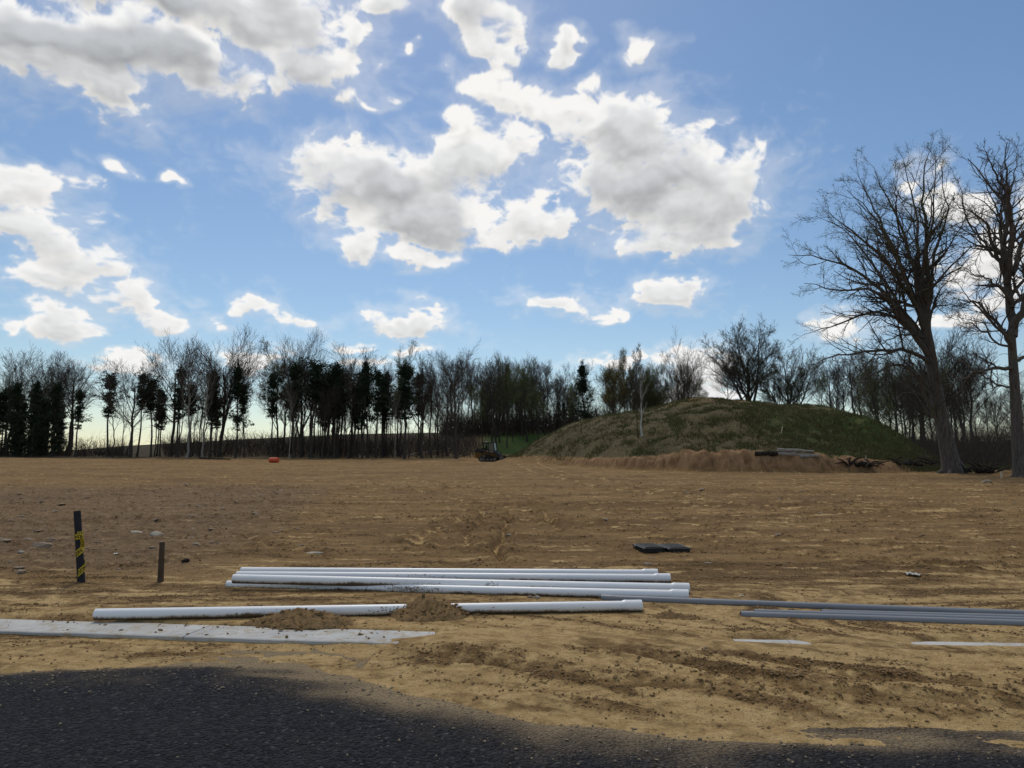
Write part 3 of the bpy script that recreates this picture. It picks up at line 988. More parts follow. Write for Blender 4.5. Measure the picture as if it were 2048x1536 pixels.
def flakes(C, rng, per, spread, size):
    """small leaf-sized triangles round each centre"""
    C = np.repeat(C, per, 0) + rng.randn(len(C) * per, 3) * spread
    M = len(C)
    a = rng.randn(M, 3); a /= np.linalg.norm(a, axis=1, keepdims=True)
    b = np.cross(a, rng.randn(M, 3)); b /= np.linalg.norm(b, axis=1, keepdims=True) + 1e-9
    s = size * (.6 + .8 * rng.rand(M))[:, None]
    V = np.stack([C - a * s, C + a * s * .6 + b * s * .6, C + a * s * .5 - b * s * .55], 1).reshape(-1, 3)
    return V, np.arange(3 * M).reshape(-1, 3)


def trunk_line(rng, H, segs, lean=(0, 0), wander=.03, curve=0):
    z = np.linspace(0, 1, segs + 1)
    wv = np.cumsum(rng.randn(segs + 1, 2) * wander, 0); wv -= wv[0]
    P = np.stack([(lean[0] * z + curve * z * z) * H + wv[:, 0] * H * .25, lean[1] * z * H + wv[:, 1] * H * .25, z * H], -1)
    return P


def bare_tree_mesh(seed, H=16., r0=.2, clear=.42, n1=16, spread=38, l1=.36, dens=1.0, lean=(0, 0), buds=None, fork=0, rmin=.0125, pale=False, top=.74, curve=0., fang=16):
    rng = np.random.RandomState(seed)
    P = trunk_line(rng, H * top, 13, lean, .03, curve)
    rr = r0 * (1 - np.linspace(0, 1, 14)) ** .7 * .8 + r0 * .2
    rr[0] *= 1.45; rr[1] *= 1.08
    lv0 = Level(P[None], rr[None], np.array([H]))
    stems = [lv0]
    if fork:
        f = sprout(lv0, rng, fork, .06, .40, fang, 6, .72, 11, .72, .28, .05, rmin, .25, .35)
        both = Level(np.concatenate([np.stack([resample(P, 12)]), f.P]), np.concatenate([np.interp(np.linspace(0, 1, 12), np.linspace(0, 1, 14), rr)[None], f.R]), np.concatenate([[H], f.L * 1.15]))
        l1v = sprout(both, rng, n1, clear, 1.0, spread, 8, l1, 7, .5, .42, .06, rmin, .3, .35)
        stems.append(f)
    else:
        l1v = sprout(lv0, rng, n1, clear, 1.0, spread, 9, l1, 7, .48, .45, .06, rmin, .3, .38)
    l2 = sprout(l1v, rng, int(8 * dens), .22, 1.0, 30, 8, .48, 5, .5, .42, .09, rmin, .4, .35)
    l3 = sprout(l2, rng, int(7 * dens), .12, 1.0, 30, 9, .55, 3, .6, .30, .10, rmin, .5, .3, lmax=1.7)
    l4 = sprout(l3, rng, 3, .2, 1.0, 30, 11, .62, 2, .75, .2, .12, rmin * .85, .6, .3, lmax=1.0)
    wood = join([(v, [q]) for v, q in [tubes(s.P, s.R, 8) for s in stems] + [tubes(l1v.P, l1v.R, 5), tubes(l2.P, l2.R, 4)]])
    tw = [(v, [q]) for v, q in [tubes(l3.P, l3.R, 3), tubes(l4.P, l4.R, 3)]]
    crown = join(tw)
    bud = None
    if buds:
        per, size, keep = buds
        C = np.concatenate([l4.P[:, -1], l4.P[:, 1], l3.P[:, -1]])
        C = C[rng.rand(len(C)) < keep]
        bud = flakes(C, rng, per, .12, size)
    return wood, crown, bud


def resample(P, n):
    P = np.asarray(P, float)
    d = np.concatenate([[0], np.cumsum(np.linalg.norm(np.diff(P, axis=0), axis=1))])
    t = np.linspace(0, d[-1], n)
    # smooth by Catmull-like interpolation: dense linear then running mean
    tt = np.linspace(0, d[-1], n * 6)
    Q = np.stack([np.interp(tt, d, P[:, k]) for k in range(3)], -1)
    kk = max(3, n // 2)
    pad = np.vstack([np.repeat(Q[:1], kk, 0), Q, np.repeat(Q[-1:], kk, 0)])
    S = np.stack([np.convolve(pad[:, k], np.ones(2 * kk + 1) / (2 * kk + 1), 'valid') for k in range(3)], -1)
    S[0] = P[0]; S[-1] = P[-1]
    return np.stack([np.interp(t, tt, S[:, k]) for k in range(3)], -1)


def plant(name, label, cat, wood, crown, bud, wm, tm, bm=None, group=None, loc=(0, 0, 0)):
    root = thing(name, label, cat, loc, 0, group)
    link('trunk', mesh_np('trunk', *wood, [wm]), root)
    if bud is not None:
        nc = sum(len(f) for f in crown[1])
        V = np.concatenate([crown[0], bud[0]])
        F = list(crown[1]) + [bud[1] + len(crown[0])]
        fm = np.concatenate([np.zeros(nc, int), np.ones(len(bud[1]), int)])
        me = mesh_np('crown', V, F, [tm, bm], True, fm)
    else:
        me = mesh_np('crown', *crown, [tm])
    link('crown', me, root)
    return root


def cedar_mesh(seed, H=12., r0=.15, clear=.35, width=2.2, shape='round', dens=1.0, lean=(0, 0)):
    rng = np.random.RandomState(seed)
    P = trunk_line(rng, H * .96, 11, lean, .02)
    rr = r0 * (1 - np.linspace(0, 1, 12)) ** .7 * .85 + r0 * .12
    rr[0] *= 1.4
    n = int(58 * dens)
    t = clear + (1 - clear) * np.sort(rng.rand(n)) ** .85
    u = (t - clear) / (1 - clear)
    if shape == 'round':
        wd = np.sqrt(np.clip(1 - ((u - .45) / .62) ** 2, .02, 1)) * (1 - .35 * u)
    elif shape == 'cone':
        wd = (1 - u) ** .8 * .95 + .12
    else:                     # umbrella of a shaded forest cedar
        wd = np.sqrt(np.clip(1 - ((u - .62) / .66) ** 2, .02, 1))
    keepout = rng.rand(n) < .34
    wd = wd * width * (.35 + .85 * rng.rand(n)) * np.where(keepout, .3, 1)
    f = t * 11; i = np.minimum(f.astype(int), 10); fr = (f - i)[:, None]
    p = P[i] * (1 - fr) + P[i + 1] * fr
    az = np.arange(n) * 2.4 + rng.rand(n)
    segs = 4
    Q = np.empty((n, segs + 1, 3)); Q[:, 0] = p
    d = np.stack([np.cos(az), np.sin(az), .25 + .5 * u + .2 * rng.randn(n)], -1)
    for s in range(segs):
        d = d + rng.randn(n, 3) * .12 + np.array([[0, 0, .05]])
        d /= np.linalg.norm(d, axis=1, keepdims=True)
        Q[:, s + 1] = Q[:, s] + d * (wd / segs)[:, None]
    Rb = np.linspace(.028, .010, segs + 1)[None].repeat(n, 0)
    # dead snags on the clear stem
    m = 16
    ts = rng.uniform(.12, clear + .05, m); f = ts * 11; i = f.astype(int); fr = (f - i)[:, None]
    ps = P[i] * (1 - fr) + P[i + 1] * fr
    az = rng.rand(m) * 6.28; ln = rng.uniform(.3, 1.3, m)
    Sn = np.stack([ps, ps + np.stack([np.cos(az), np.sin(az), .1 * rng.randn(m)], -1) * (ln * .5)[:, None], ps + np.stack([np.cos(az), np.sin(az), -.1 + .25 * rng.randn(m)], -1) * ln[:, None]], 1)
    Rs = np.array([[.018, .013, .008]]).repeat(m, 0)
    parts = [tubes(P[None], rr[None], 8), tubes(Q, Rb, 3)]
    if clear > .15:
        parts.append(tubes(Sn, Rs, 3))
    wood = join([(v, [q]) for v, q in parts])
    # foliage sprays along the outer part of each branch, flattened
    C = []
    for s in np.linspace(.25, 1.0, 7):
        f = s * segs; i = min(int(f), segs - 1); fr = f - i
        C.append(Q[:, i] * (1 - fr) + Q[:, i + 1] * fr + rng.randn(n, 3) * np.array([[.14, .14, .05]]) * (1 + wd[:, None] * .4))
    C = np.concatenate(C)
    C = C[rng.rand(len(C)) < .8]
    V, F = flakes(C, rng, 14, np.array([[.19, .19, .09]]), .115)
    tip = P[-1][None] + rng.randn(14, 3) * np.array([[.1, .1, .35]])
    V2, F2 = flakes(tip, rng, 14, .10, .11)
    return wood, join([(V, [F]), (V2, [F2])])


# prototypes: dictionary kind -> (root object, own height)
PROTO = {}


def take(k, name, label, cat, px, d, top, rz=None, group=None, sx=1.0):
    """stand a tree of kind k on the ground at this bearing and distance, tall enough to reach 'top'"""
    root, H, used = PROTO[k]
    p = at_depth(px, HORIZON, d)
    gz = float(base_z(np.array([p.x]), np.array([p.y]))[0]) - .08
    zt = at_depth(px, top, d).z
    s = max(.25, (zt - gz) / H)
    rz = RNG.uniform(0, 6.28) if rz is None else rz
    loc = (p.x, p.y, gz)
    if not used[0]:
        used[0] = True
        root.location = loc; root.rotation_euler = (0, 0, rz); root.scale = (s * sx, s * sx, s)
        o = root
    else:
        o = copy_tree(root, loc, rz, (s * sx, s * sx, s))
    o.name = name
    o['label'] = label; o['category'] = cat
    if 'group' in o:
        del o['group']
    if group:
        o['group'] = group
    return o


RNG = random.Random(5)


def proto(k, wood, crown, bud, wm, tm, bm, H):
    zt = float(np.percentile(crown[0][:, 2], 99.0))
    PROTO[k] = (plant(k, k, 'tree', wood, crown, bud, wm, tm, bm), zt, [False])


for i, sd in enumerate((101, 102, 103)):
    proto('bare%d' % i, *bare_tree_mesh(sd, 16, .21, .40 + .04 * i, 15, 34 + 4 * i, .36, lean=(.03 * (i - 1), .02)), BARK, TWIG, None, 16)
proto('wide0', *bare_tree_mesh(111, 16, .24, .36, 16, 50, .48, lean=(.03, 0)), BARK, TWIG, None, 16)
proto('wide1', *bare_tree_mesh(112, 16, .23, .40, 16, 48, .48, lean=(-.04, 0)), BARK, TWIG, None, 16)
proto('fan', *bare_tree_mesh(113, 17, .25, .42, 15, 40, .48, fork=2, fang=22), BARK, TWIG, None, 17)
for i, sd in enumerate((121, 122, 123)):
    proto('slim%d' % i, *bare_tree_mesh(sd, 14, .11, .38, 11, 30, .26, .75, top=.8, lean=(.05 * (i - 1), .03), curve=.04 * (i - 1)), BARK, TWIG, None, 14)
proto('pale0', *bare_tree_mesh(131, 14, .13, .45, 14, 32, .28, .8), BARK_PALE, TWIG, None, 14)
proto('bud0', *bare_tree_mesh(141, 15, .15, .38, 15, 32, .34, buds=(2, .06, .7)), BARK, TWIG, BUDS, 15)
proto('bud1', *bare_tree_mesh(142, 15, .16, .30, 16, 40, .40, buds=(2, .065, .8)), BARK, TWIG, BUDS, 15)
proto('gold0', *bare_tree_mesh(143, 14, .14, .32, 15, 34, .34, buds=(2, .065, .8)), BARK, TWIG, BUDS_GOLD, 14)
proto('round0', *bare_tree_mesh(144, 12, .24, .30, 16, 44, .40, .9, fork=6, buds=(1, .045, .4), top=.76, fang=30), BARK, TWIG, BUDS, 12)
for i, (sd, sh, cl, wd) in enumerate(((201, 'umbrella', .50, 2.3), (202, 'round', .42, 2.0), (203, 'umbrella', .58, 1.9), (204, 'cone', .30, 2.2), (205, 'round', .04, 2.6), (206, 'cone', .02, 2.5))):
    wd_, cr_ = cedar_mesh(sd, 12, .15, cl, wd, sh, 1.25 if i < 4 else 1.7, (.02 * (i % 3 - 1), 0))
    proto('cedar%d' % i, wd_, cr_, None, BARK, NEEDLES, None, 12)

# --- trees one can pick out, left to right -------------------------------------------------
G_CED = 'dark cedars along the field edge'
G_BARE = 'bare trees along the field edge'
NAMED = [
    # kind, name, px, dist, top, label, group, rz, sx
    ('bare0', 'bare_tree', 12, 93, 700, 'tall bare tree rising above the dark evergreens at the left border of the photo', G_BARE),
    ('wide1', 'bare_tree', 88, 96, 714, 'broad leafless tree spreading over the dense dark cedars, second crown from the left border', G_BARE),
    ('bare2', 'bare_tree', 132, 95, 712, 'leafless tree above the last cedar of the dense left wood', G_BARE),
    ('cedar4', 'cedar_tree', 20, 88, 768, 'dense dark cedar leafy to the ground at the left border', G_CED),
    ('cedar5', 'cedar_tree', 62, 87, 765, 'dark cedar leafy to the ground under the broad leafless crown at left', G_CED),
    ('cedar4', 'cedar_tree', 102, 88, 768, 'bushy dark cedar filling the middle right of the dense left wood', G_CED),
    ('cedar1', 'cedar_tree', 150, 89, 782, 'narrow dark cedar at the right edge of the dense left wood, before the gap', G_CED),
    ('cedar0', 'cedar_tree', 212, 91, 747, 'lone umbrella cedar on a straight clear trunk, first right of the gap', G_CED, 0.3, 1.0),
    ('wide0', 'bare_tree', 258, 90, 705, 'broad bare tree with a low fork, between the lone umbrella cedar and the cedar cluster', G_BARE, 0.5, 1.0),
    ('cedar2', 'cedar_tree', 272, 93, 742, 'small-crowned cedar behind the broad bare tree with the low fork', G_CED, 1, .9),
    ('cedar2', 'cedar_tree', 300, 90, 754, 'tufted cedar on a thin dark trunk left of the tall thick-trunked cedar', G_CED, 2.3, 1.1),
    ('cedar1', 'cedar_tree', 352, 90, 737, 'cedar with the thickest dark trunk in the second cluster, pointed top', G_CED, 2.0, .9),
    ('wide0', 'bare_tree', 340, 97, 672, 'tall wide fan of bare branches behind the thick-trunked cedar', G_BARE, 2.2, 1.0),
    ('pale0', 'bare_tree', 372, 86, 678, 'slender bare tree with a pale leaning trunk right of the thick-trunked cedar', G_BARE, 1.1, 1.0),
    ('pale0', 'bare_tree', 405, 86, 700, 'slender pale-trunked bare tree with its foot furthest out on the grass strip', G_BARE, 4.1, .8),
    ('cedar1', 'cedar_tree', 418, 91, 742, 'ragged cedar with a narrow crown left of the largest bare fan', G_CED, 4.0, .9),
    ('fan', 'bare_tree', 438, 93, 668, 'largest bare fan-shaped tree of the left clump, crown rounded and widest', G_BARE, 0.0, 1.05),
    ('cedar3', 'cedar_tree', 470, 90, 735, 'loose spiky cedar under the right half of the largest bare fan', G_CED, 0.7, .85),
    ('cedar2', 'cedar_tree', 488, 91, 765, 'low cedar at the right end of the left clump, beside the sky gap', G_CED, 3.1, .8),
    ('cedar0', 'cedar_tree', 540, 90, 744, 'first cedar right of the sky gap, crown leaning left', G_CED, 2.6, .8),
    ('gold0', 'budding_tree', 556, 97, 692, 'tree with yellowish budding crown above the first cedars right of the sky gap', None, 0, 1.0),
    ('cedar0', 'cedar_tree', 585, 89, 723, 'dark wide cedar below the tall bare dome right of the sky gap', G_CED, 1.4, .85),
    ('fan', 'bare_tree', 600, 95, 666, 'tall bare dome-shaped tree, highest crown of the middle wood', G_BARE, 1.2, .85),
    ('pale0', 'bare_tree', 577, 84, 760, 'thin pale trunk standing forward of the middle wood near the red barrel', G_BARE, 2, .7),
    ('cedar2', 'cedar_tree', 622, 90, 722, 'dark cedar with a flat ragged top right of the tall bare dome', G_CED, 5.0, 1.2),
    ('cedar1', 'cedar_tree', 668, 90, 728, 'dark cedar with a twin-pointed top in the middle wood', G_CED, 5.9, .9),
    ('wide1', 'bare_tree', 700, 97, 697, 'grey bare round-topped tree behind the middle cedars', G_BARE, 3.3, 1.0),
    ('cedar3', 'cedar_tree', 724, 90, 724, 'pointed cedar in front of the grey bare round-topped tree', G_CED, 2.2, .75),
    ('cedar0', 'cedar_tree', 752, 90, 737, 'broad low cedar right of the pointed cedar in the middle wood', G_CED, 4.5, .75),
    ('bud0', 'budding_tree', 810, 94, 684, 'narrow tall tree with pale green buds poking above the dark cedars', None, 0, .8),
    ('cedar1', 'cedar_tree', 808, 88, 731, 'last big dark cedar of the middle wood, below the narrow budding tree', G_CED, 3.0, 1.2),
    ('pale0', 'bare_tree', 790, 85, 780, 'pale bare trunk leaning at the front of the middle wood below the last big cedar', G_BARE, 5, .6),
    ('bare1', 'bare_tree', 842, 95, 714, 'grey bare tree just right of the last big dark cedar', G_BARE, 2, .9),
    ('wide1', 'bare_tree', 912, 90, 699, 'tall separate bare tree with a dark double trunk left of the loader', G_BARE, 0.2, .95),
    ('bare0', 'bare_tree', 985, 112, 716, 'bare tree standing on the green clearing left of the budding clearing tree', None, 2.8, .9),
    ('bud1', 'budding_tree', 1014, 112, 712, 'green budding tree on a pale stem at the clearing above the loader', None, 1.0, .75),
    ('cedar3', 'cedar_tree', 1170, 108, 731, 'tall dark cedar with a conical crown above the left shoulder of the soil heap', None, 0.0, .95),
    ('gold0', 'budding_tree', 1226, 104, 708, 'yellow budding tree left of the white-stemmed saplings on the heap', None, 2.0, .7),
    ('gold0', 'budding_tree', 1255, 106, 700, 'taller yellow budding tree directly behind the white-stemmed saplings', None, 4.0, .7),
    ('bud1', 'budding_tree', 1328, 104, 716, 'olive budding tree behind the heap right of the white-stemmed saplings', None, 3.0, .75),
    ('wide0', 'bare_tree', 1375, 100, 682, 'bare spreading tree behind the heap, tallest between saplings and round budding tree', None, 3.9, .8),
    ('round0', 'budding_tree', 1508, 86, 658, 'large round many-stemmed budding tree behind the top of the soil heap', None, 0.4, 1.3),
    ('round0', 'budding_tree', 1582, 88, 702, 'lower right-leaning budding tree beside the large round one behind the heap', None, 2.5, .95),
    ('wide1', 'bare_tree', 1460, 84, 738, 'small bare twiggy tree left of the large round budding tree', None, 2.0, 1.0),
    ('bare2', 'bare_tree', 1715, 66, 700, 'bare tree behind the right flank of the heap, left of the great leaning tree', None, 1.0, 1.2),
    ('wide0', 'bare_tree', 1800, 70, 706, 'bare spreading tree seen between the heap and the great leaning tree', None, 5.0, 1.1),
    ('wide1', 'bare_tree', 1890, 68, 650, 'bare round tree directly behind the great leaning tree trunk', None, 1.4, 1.0),
    ('bare1', 'bare_tree', 1955, 66, 690, 'bare tree between the two great trees at right', None, 3.4, 1.1),
    ('bud0', 'budding_tree', 1650, 74, 745, 'small budding tree on the right shoulder of the heap', None, 3.4, 1.2),
]
for e in NAMED:
    k, nm, px, d, top, lab, grp = e[:7]
    take(k, nm, lab, 'tree', px, d, top, e[7] if len(e) > 7 else None, grp, e[8] if len(e) > 8 else 1.0)

# --- trees of the same wood that nothing tells apart ----------------------------------------
FILL = [
    # kinds, count, px range, distance range, top range, name, label, group
    (('cedar4', 'cedar5', 'cedar1'), 24, (-60, 155), (89, 102), (775, 825), 'cedar_tree', 'dark cedar packed inside the dense left wood', 'cedars inside the dense left wood'),
    (('bare0', 'bare1', 'bare2', 'slim0'), 10, (-30, 150), (96, 110), (722, 765), 'bare_tree', 'bare tree inside the dense left wood', 'bare trees inside the dense left wood'),
    (('slim0', 'slim1', 'slim2'), 14, (190, 510), (88, 100), (745, 810), 'bare_tree', 'thin bare stem among the open clump of cedars against the bright sky', 'thin stems in the open clump'),
    (('cedar2', 'cedar1', 'cedar0'), 5, (280, 490), (92, 99), (760, 795), 'cedar_tree', 'small cedar half hidden in the open clump against the bright sky', 'small cedars in the open clump'),
    (('slim0', 'slim1', 'slim2', 'bare1', 'bare0'), 46, (525, 930), (88, 122), (722, 815), 'bare_tree', 'thin bare tree crowded into the middle wood', 'thin trees of the middle wood'),
    (('cedar0', 'cedar2', 'cedar0', 'cedar1'), 18, (530, 850), (90, 106), (735, 785), 'cedar_tree', 'dark cedar crowded into the middle wood', 'cedars of the middle wood'),
    (('slim0', 'slim1', 'slim2', 'bare0', 'bare2', 'bare1'), 62, (880, 1215), (116, 165), (716, 785), 'bare_tree', 'bare tree in the dark wood beyond the clearing', 'bare trees beyond the clearing'),
    (('bud0', 'bud1'), 12, (930, 1200), (114, 150), (720, 775), 'budding_tree', 'tree with a faint spring-green crown in the dark wood beyond the clearing', 'budding trees beyond the clearing'),
    (('cedar4', 'cedar5', 'cedar1'), 9, (930, 1200), (128, 150), (790, 830), 'cedar_tree', 'low dark cedar at the foot of the wood beyond the clearing', 'cedars beyond the clearing'),
    (('bud0', 'bare0', 'slim1', 'slim0', 'gold0'), 26, (1190, 1410), (104, 125), (722, 775), 'bare_tree', 'thin tree in the row behind the left half of the heap', 'thin trees behind the heap'),
    (('bare0', 'bare1', 'bare2', 'wide0', 'slim0', 'slim2', 'bud1'), 40, (1600, 2110), (82, 125), (700, 800), 'bare_tree', 'bare tree in the thicket behind the great trees at right', 'bare trees of the right thicket'),
]
for kinds, cnt, (p0, p1), (d0, d1), (t0, t1), nm, lab, grp in FILL:
    for i in range(cnt):
        px = p0 + (p1 - p0) * (.55 * RNG.random() + .45 * (i + RNG.random()) / cnt)
        take(RNG.choice(kinds), nm, lab, 'tree', px, RNG.uniform(d0, d1), RNG.uniform(t0, t1), None, grp, RNG.uniform(.8, 1.15))


# ------------------------------------------------------------------ the two great trees at right
def hero(name, label, d0, base_px, trunk, limbs, seed, rad0, buds=None, dn=1.0):
    """trunk / limbs: bearings and heights read at the tree's own distance, plus how far each limb swings towards or away"""
    rng = np.random.RandomState(seed)
    bp = at_depth(base_px, HORIZON, d0)
    gz = float(base_z(np.array([bp.x]), np.array([bp.y]))[0])
    org = np.array([bp.x, bp.y, gz - .1])

    def world(pts, dep):
        n = len(pts)
        out = []
        for i, (zx, zy) in enumerate(pts):
            q = i / (n - 1)
            px, py = 1550 + zx * .4816, 240 + zy * .4816
            out.append(np.array(at_depth(px, py, d0 + dep[0] + (dep[1] - dep[0]) * q)) - org)
        return np.array(out)
    tp = world(trunk, (0, 0))
    tp[0, 2] = -.1
    T = resample(tp, 16)
    tr = np.interp(np.linspace(0, 1, 16), [0, .06, .15, .4, 1], [rad0 * 1.6, rad0 * 1.2, rad0, rad0 * .82, rad0 * .55])
    LP, LR, LL = [], [], []
    for pts, dep, r in limbs:
        Q = resample(world(pts, dep), 16)
        Q[1:-1] += rng.randn(14, 3) * .05
        LP.append(Q); LR.append((np.linspace(1, .10, 16) ** 1.1) * r * .98)
        LL.append(np.linalg.norm(np.diff(Q, axis=0), axis=1).sum())
    lv1 = Level(np.array(LP), np.array(LR), np.array(LL))
    l2 = sprout(lv1, rng, int(15 * dn), .14, 1.0, 40, 11, .34, 7, .55, .30, .15, .014, .3, .64, lmax=4.4)
    l3 = sprout(l2, rng, int(7 * dn), .12, 1.0, 38, 11, .42, 5, .6, .24, .17, .007, .4, .4, lmax=2.0)
    l4 = sprout(l3, rng, int(6 * dn), .12, 1.0, 40, 12, .48, 3, .65, .12, .18, .0052, .55, .35, lmax=.95)
    # short dead shoots on the trunk
    sh = sprout(Level(T[None], tr[None], np.array([12.])), rng, 14, .25, .95, 60, 14, .12, 5, .10, .1, .15, .01, .3, .3)
    wood = join([(v, [q]) for v, q in (tubes(T[None], tr[None], 14), tubes(lv1.P, lv1.R, 8), tubes(l2.P, l2.R, 5))])
    crown = join([(v, [q]) for v, q in (tubes(l3.P, l3.R, 4), tubes(l4.P, l4.R, 3), tubes(sh.P, sh.R, 3))])
    bud = None
    if buds:
        per, size, keep, zmin = buds
        C = np.concatenate([l4.P[:, -1], l4.P[:, 2]])
        pr = np.clip((C[:, 2] - zmin) / 6, 0.1, 1) * keep
        C = C[rng.rand(len(C)) < pr]
        bud = flakes(C, rng, per, .06, size)
    o = plant(name, label, 'tree', wood, crown, bud, BARK_HERO, TWIG, BUDS, None, tuple(org))
    # root flare
    mb = MB()
    for k in range(7):
        a = k * .9 + .3
        c, s_ = math.cos(a), math.sin(a)
        mb.tube([(c * rad0 * .5, s_ * rad0 * .5, rad0 * 1.5), (c * rad0 * 1.15, s_ * rad0 * 1.15, rad0 * .5), (c * rad0 * 1.9, s_ * rad0 * 1.9, .06), (c * rad0 * 2.5, s_ * rad0 * 2.5, -.1)], [rad0 * .5, rad0 * .42, rad0 * .28, rad0 * .1], 7)
    mb.build('root_flare', BARK_HERO, o, smooth=True)
    return o


TR_A = [(742, 1462), (720, 1380), (695, 1260), (672, 1140), (655, 1030), (640, 940), (626, 860), (612, 800)]
LIMBS_A = [
    ([(700, 1370), (668, 1240), (625, 1140), (595, 1070), (560, 1025), (520, 1015), (450, 1027), (400, 1050), (350, 1085), (310, 1110)], (.2, -2.5), .17),
    ([(640, 1010), (590, 970), (530, 950), (440, 955), (330, 965), (260, 975), (190, 1005), (130, 1015)], (0, -4), .15),
    ([(632, 960), (600, 915), (540, 850), (480, 805), (420, 795), (350, 810), (280, 838), (200, 870), (120, 890)], (0, 3), .17),
    ([(640, 985), (585, 900), (540, 820), (490, 760), (440, 720), (380, 700), (300, 705), (210, 700), (120, 678)], (0, -3), .20),
    ([(628, 930), (560, 830), (480, 740), (430, 690), (370, 640), (300, 600), (200, 575), (110, 552), (55, 560)], (0, 2.5), .20),
    ([(622, 880), (590, 770), (540, 690), (490, 620), (440, 560), (370, 500), (290, 440), (210, 370)], (0, -4.5), .18),
    ([(618, 840), (580, 740), (540, 650), (500, 560), (460, 460), (420, 380), (370, 290), (340, 220)], (0, 3.5), .18),
    ([(616, 830), (590, 700), (565, 560), (525, 440), (475, 330), (430, 240), (410, 195)], (0, -1.5), .17),
    ([(614, 820), (605, 700), (592, 600), (590, 500), (592, 400), (562, 280), (535, 170)], (0, 4.5), .19),
    ([(640, 940), (636, 860), (634, 770), (640, 680), (626, 560), (632, 460), (612, 330), (622, 200), (640, 135)], (0, -1), .24),
    ([(636, 830), (645, 740), (660, 640), (652, 560), (690, 480), (722, 400), (705, 300), (685, 180)], (0, 3), .14),
    ([(640, 850), (665, 740), (700, 690), (740, 650), (775, 625)], (0, -2), .09),
    ([(645, 800), (680, 770), (730, 768), (780, 790)], (0, 2), .07),
    ([(626, 560), (650, 470), (690, 430), (740, 345)], (-.5, -3.5), .10),
    ([(600, 640), (540, 520), (500, 400), (500, 290), (520, 190)], (1.5, -3.5), .11),
    ([(600, 900), (540, 800), (470, 690), (400, 580), (330, 500), (260, 430), (170, 400)], (0, 5.5), .15),
    ([(620, 880), (570, 730), (520, 620), (460, 480), (390, 370), (300, 290)], (0, -6), .14),
    ([(625, 905), (570, 890), (500, 895), (430, 940), (370, 990)], (0, -3), .08),
    ([(615, 820), (612, 640), (640, 500), (660, 380), (670, 250), (668, 150)], (0, -5), .13),
]
hero('great_tree', 'great leaning bare tree with thick furrowed trunk beside the soil heap', 46, 1550 + 742 * .4816, TR_A, LIMBS_A, 301, .49, (2, .036, .45, 8), 1.05)

TR_B = [(1028, 1505), (1012, 1380), (1004, 1250), (997, 1130), (990, 1020), (984, 940), (982, 870)]
LIMBS_B = [
    ([(986, 900), (992, 800), (972, 720), (958, 640), (950, 560), (962, 480), (972, 400), (950, 340), (905, 280), (860, 230), (800, 160)], (0, 2), .27),
    ([(958, 650), (910, 560), (900, 470), (870, 420), (820, 385), (770, 355), (735, 330)], (.4, -2), .13),
    ([(965, 680), (975, 560), (985, 450), (972, 330), (960, 220), (965, 90)], (.3, -2.5), .19),
    ([(985, 640), (1020, 540), (1050, 430), (1060, 300), (1050, 150)], (.3, 3), .17),
    ([(990, 860), (1030, 800), (1065, 700), (1110, 600), (1160, 480), (1190, 330)], (0, -2), .22),
    ([(984, 960), (940, 870), (880, 795), (830, 742), (760, 770), (680, 772)], (0, 2.5), .13),
    ([(986, 960), (965, 900), (900, 840), (840, 780), (780, 720), (740, 660)], (0, -3), .11),
    ([(988, 1032), (940, 1028), (890, 1030), (850, 1042), (800, 1068), (750, 1092), (700, 1100)], (0, -2.5), .13),
    ([(984, 950), (930, 930), (880, 890), (840, 850), (780, 840), (735, 800)], (0, 3.5), .08),
    ([(1000, 1110), (950, 1110), (880, 1080), (820, 1000), (770, 950)], (0, 3), .07),
    ([(960, 560), (930, 470), (940, 380), (990, 280), (1010, 130)], (1, 4), .14),
    ([(955, 610), (890, 540), (840, 470), (800, 420), (760, 250)], (.5, 3.5), .10),
    ([(975, 400), (960, 300), (900, 200), (860, 100)], (.5, -2), .11),
    ([(995, 1000), (1060, 960), (1130, 950), (1200, 900)], (0, 1), .12),
    ([(985, 760), (930, 690), (880, 660), (820, 640), (770, 600)], (0, -3), .09),
    ([(985, 780), (1040, 720), (1100, 640), (1200, 600)], (0, 3), .11),
]
hero('great_tree', 'great bare tree cut by the right border of the photo, trunk upright and forked', 41, 1550 + 1028 * .4816, TR_B, LIMBS_B, 302, .36, None, 1.0)

# slender white-stemmed saplings standing on the heap
wd_, cr_, _b = bare_tree_mesh(401, 10, .12, .25, 18, 34, .17, .8, top=.96)
SAPWOOD = bark('white_bark', (.50, .48, .43))
P_SAP = plant('white_sapling', 's', 'tree', wd_, cr_, None, SAPWOOD, TWIG_PALE)
wd2_, cr2_, _b = bare_tree_mesh(402, 10, .07, .30, 16, 30, .16, .8, lean=(-.05, 0), top=.96)
P_SAP2 = plant('dark_sapling', 's', 'tree', wd2_, cr2_, None, BARK, TWIG)
for root, px, py, top, lab in ((P_SAP, 1284, 872, 687, 'slender white-stemmed sapling standing on the face of the soil heap'),
                               (P_SAP2, 1276, 875, 694, 'dark slender sapling leaning left, its foot touching the white-stemmed sapling')):
    p = on_ground(px, py)
    zt = at_depth(px, top, p.y).z
    zz = max(v.co.z for v in root.children[1].data.vertices)
    s = (zt - p.z + .1) / zz
    root.location = (p.x, p.y, p.z - .1); root.scale = (s, s, s); root['label'] = lab


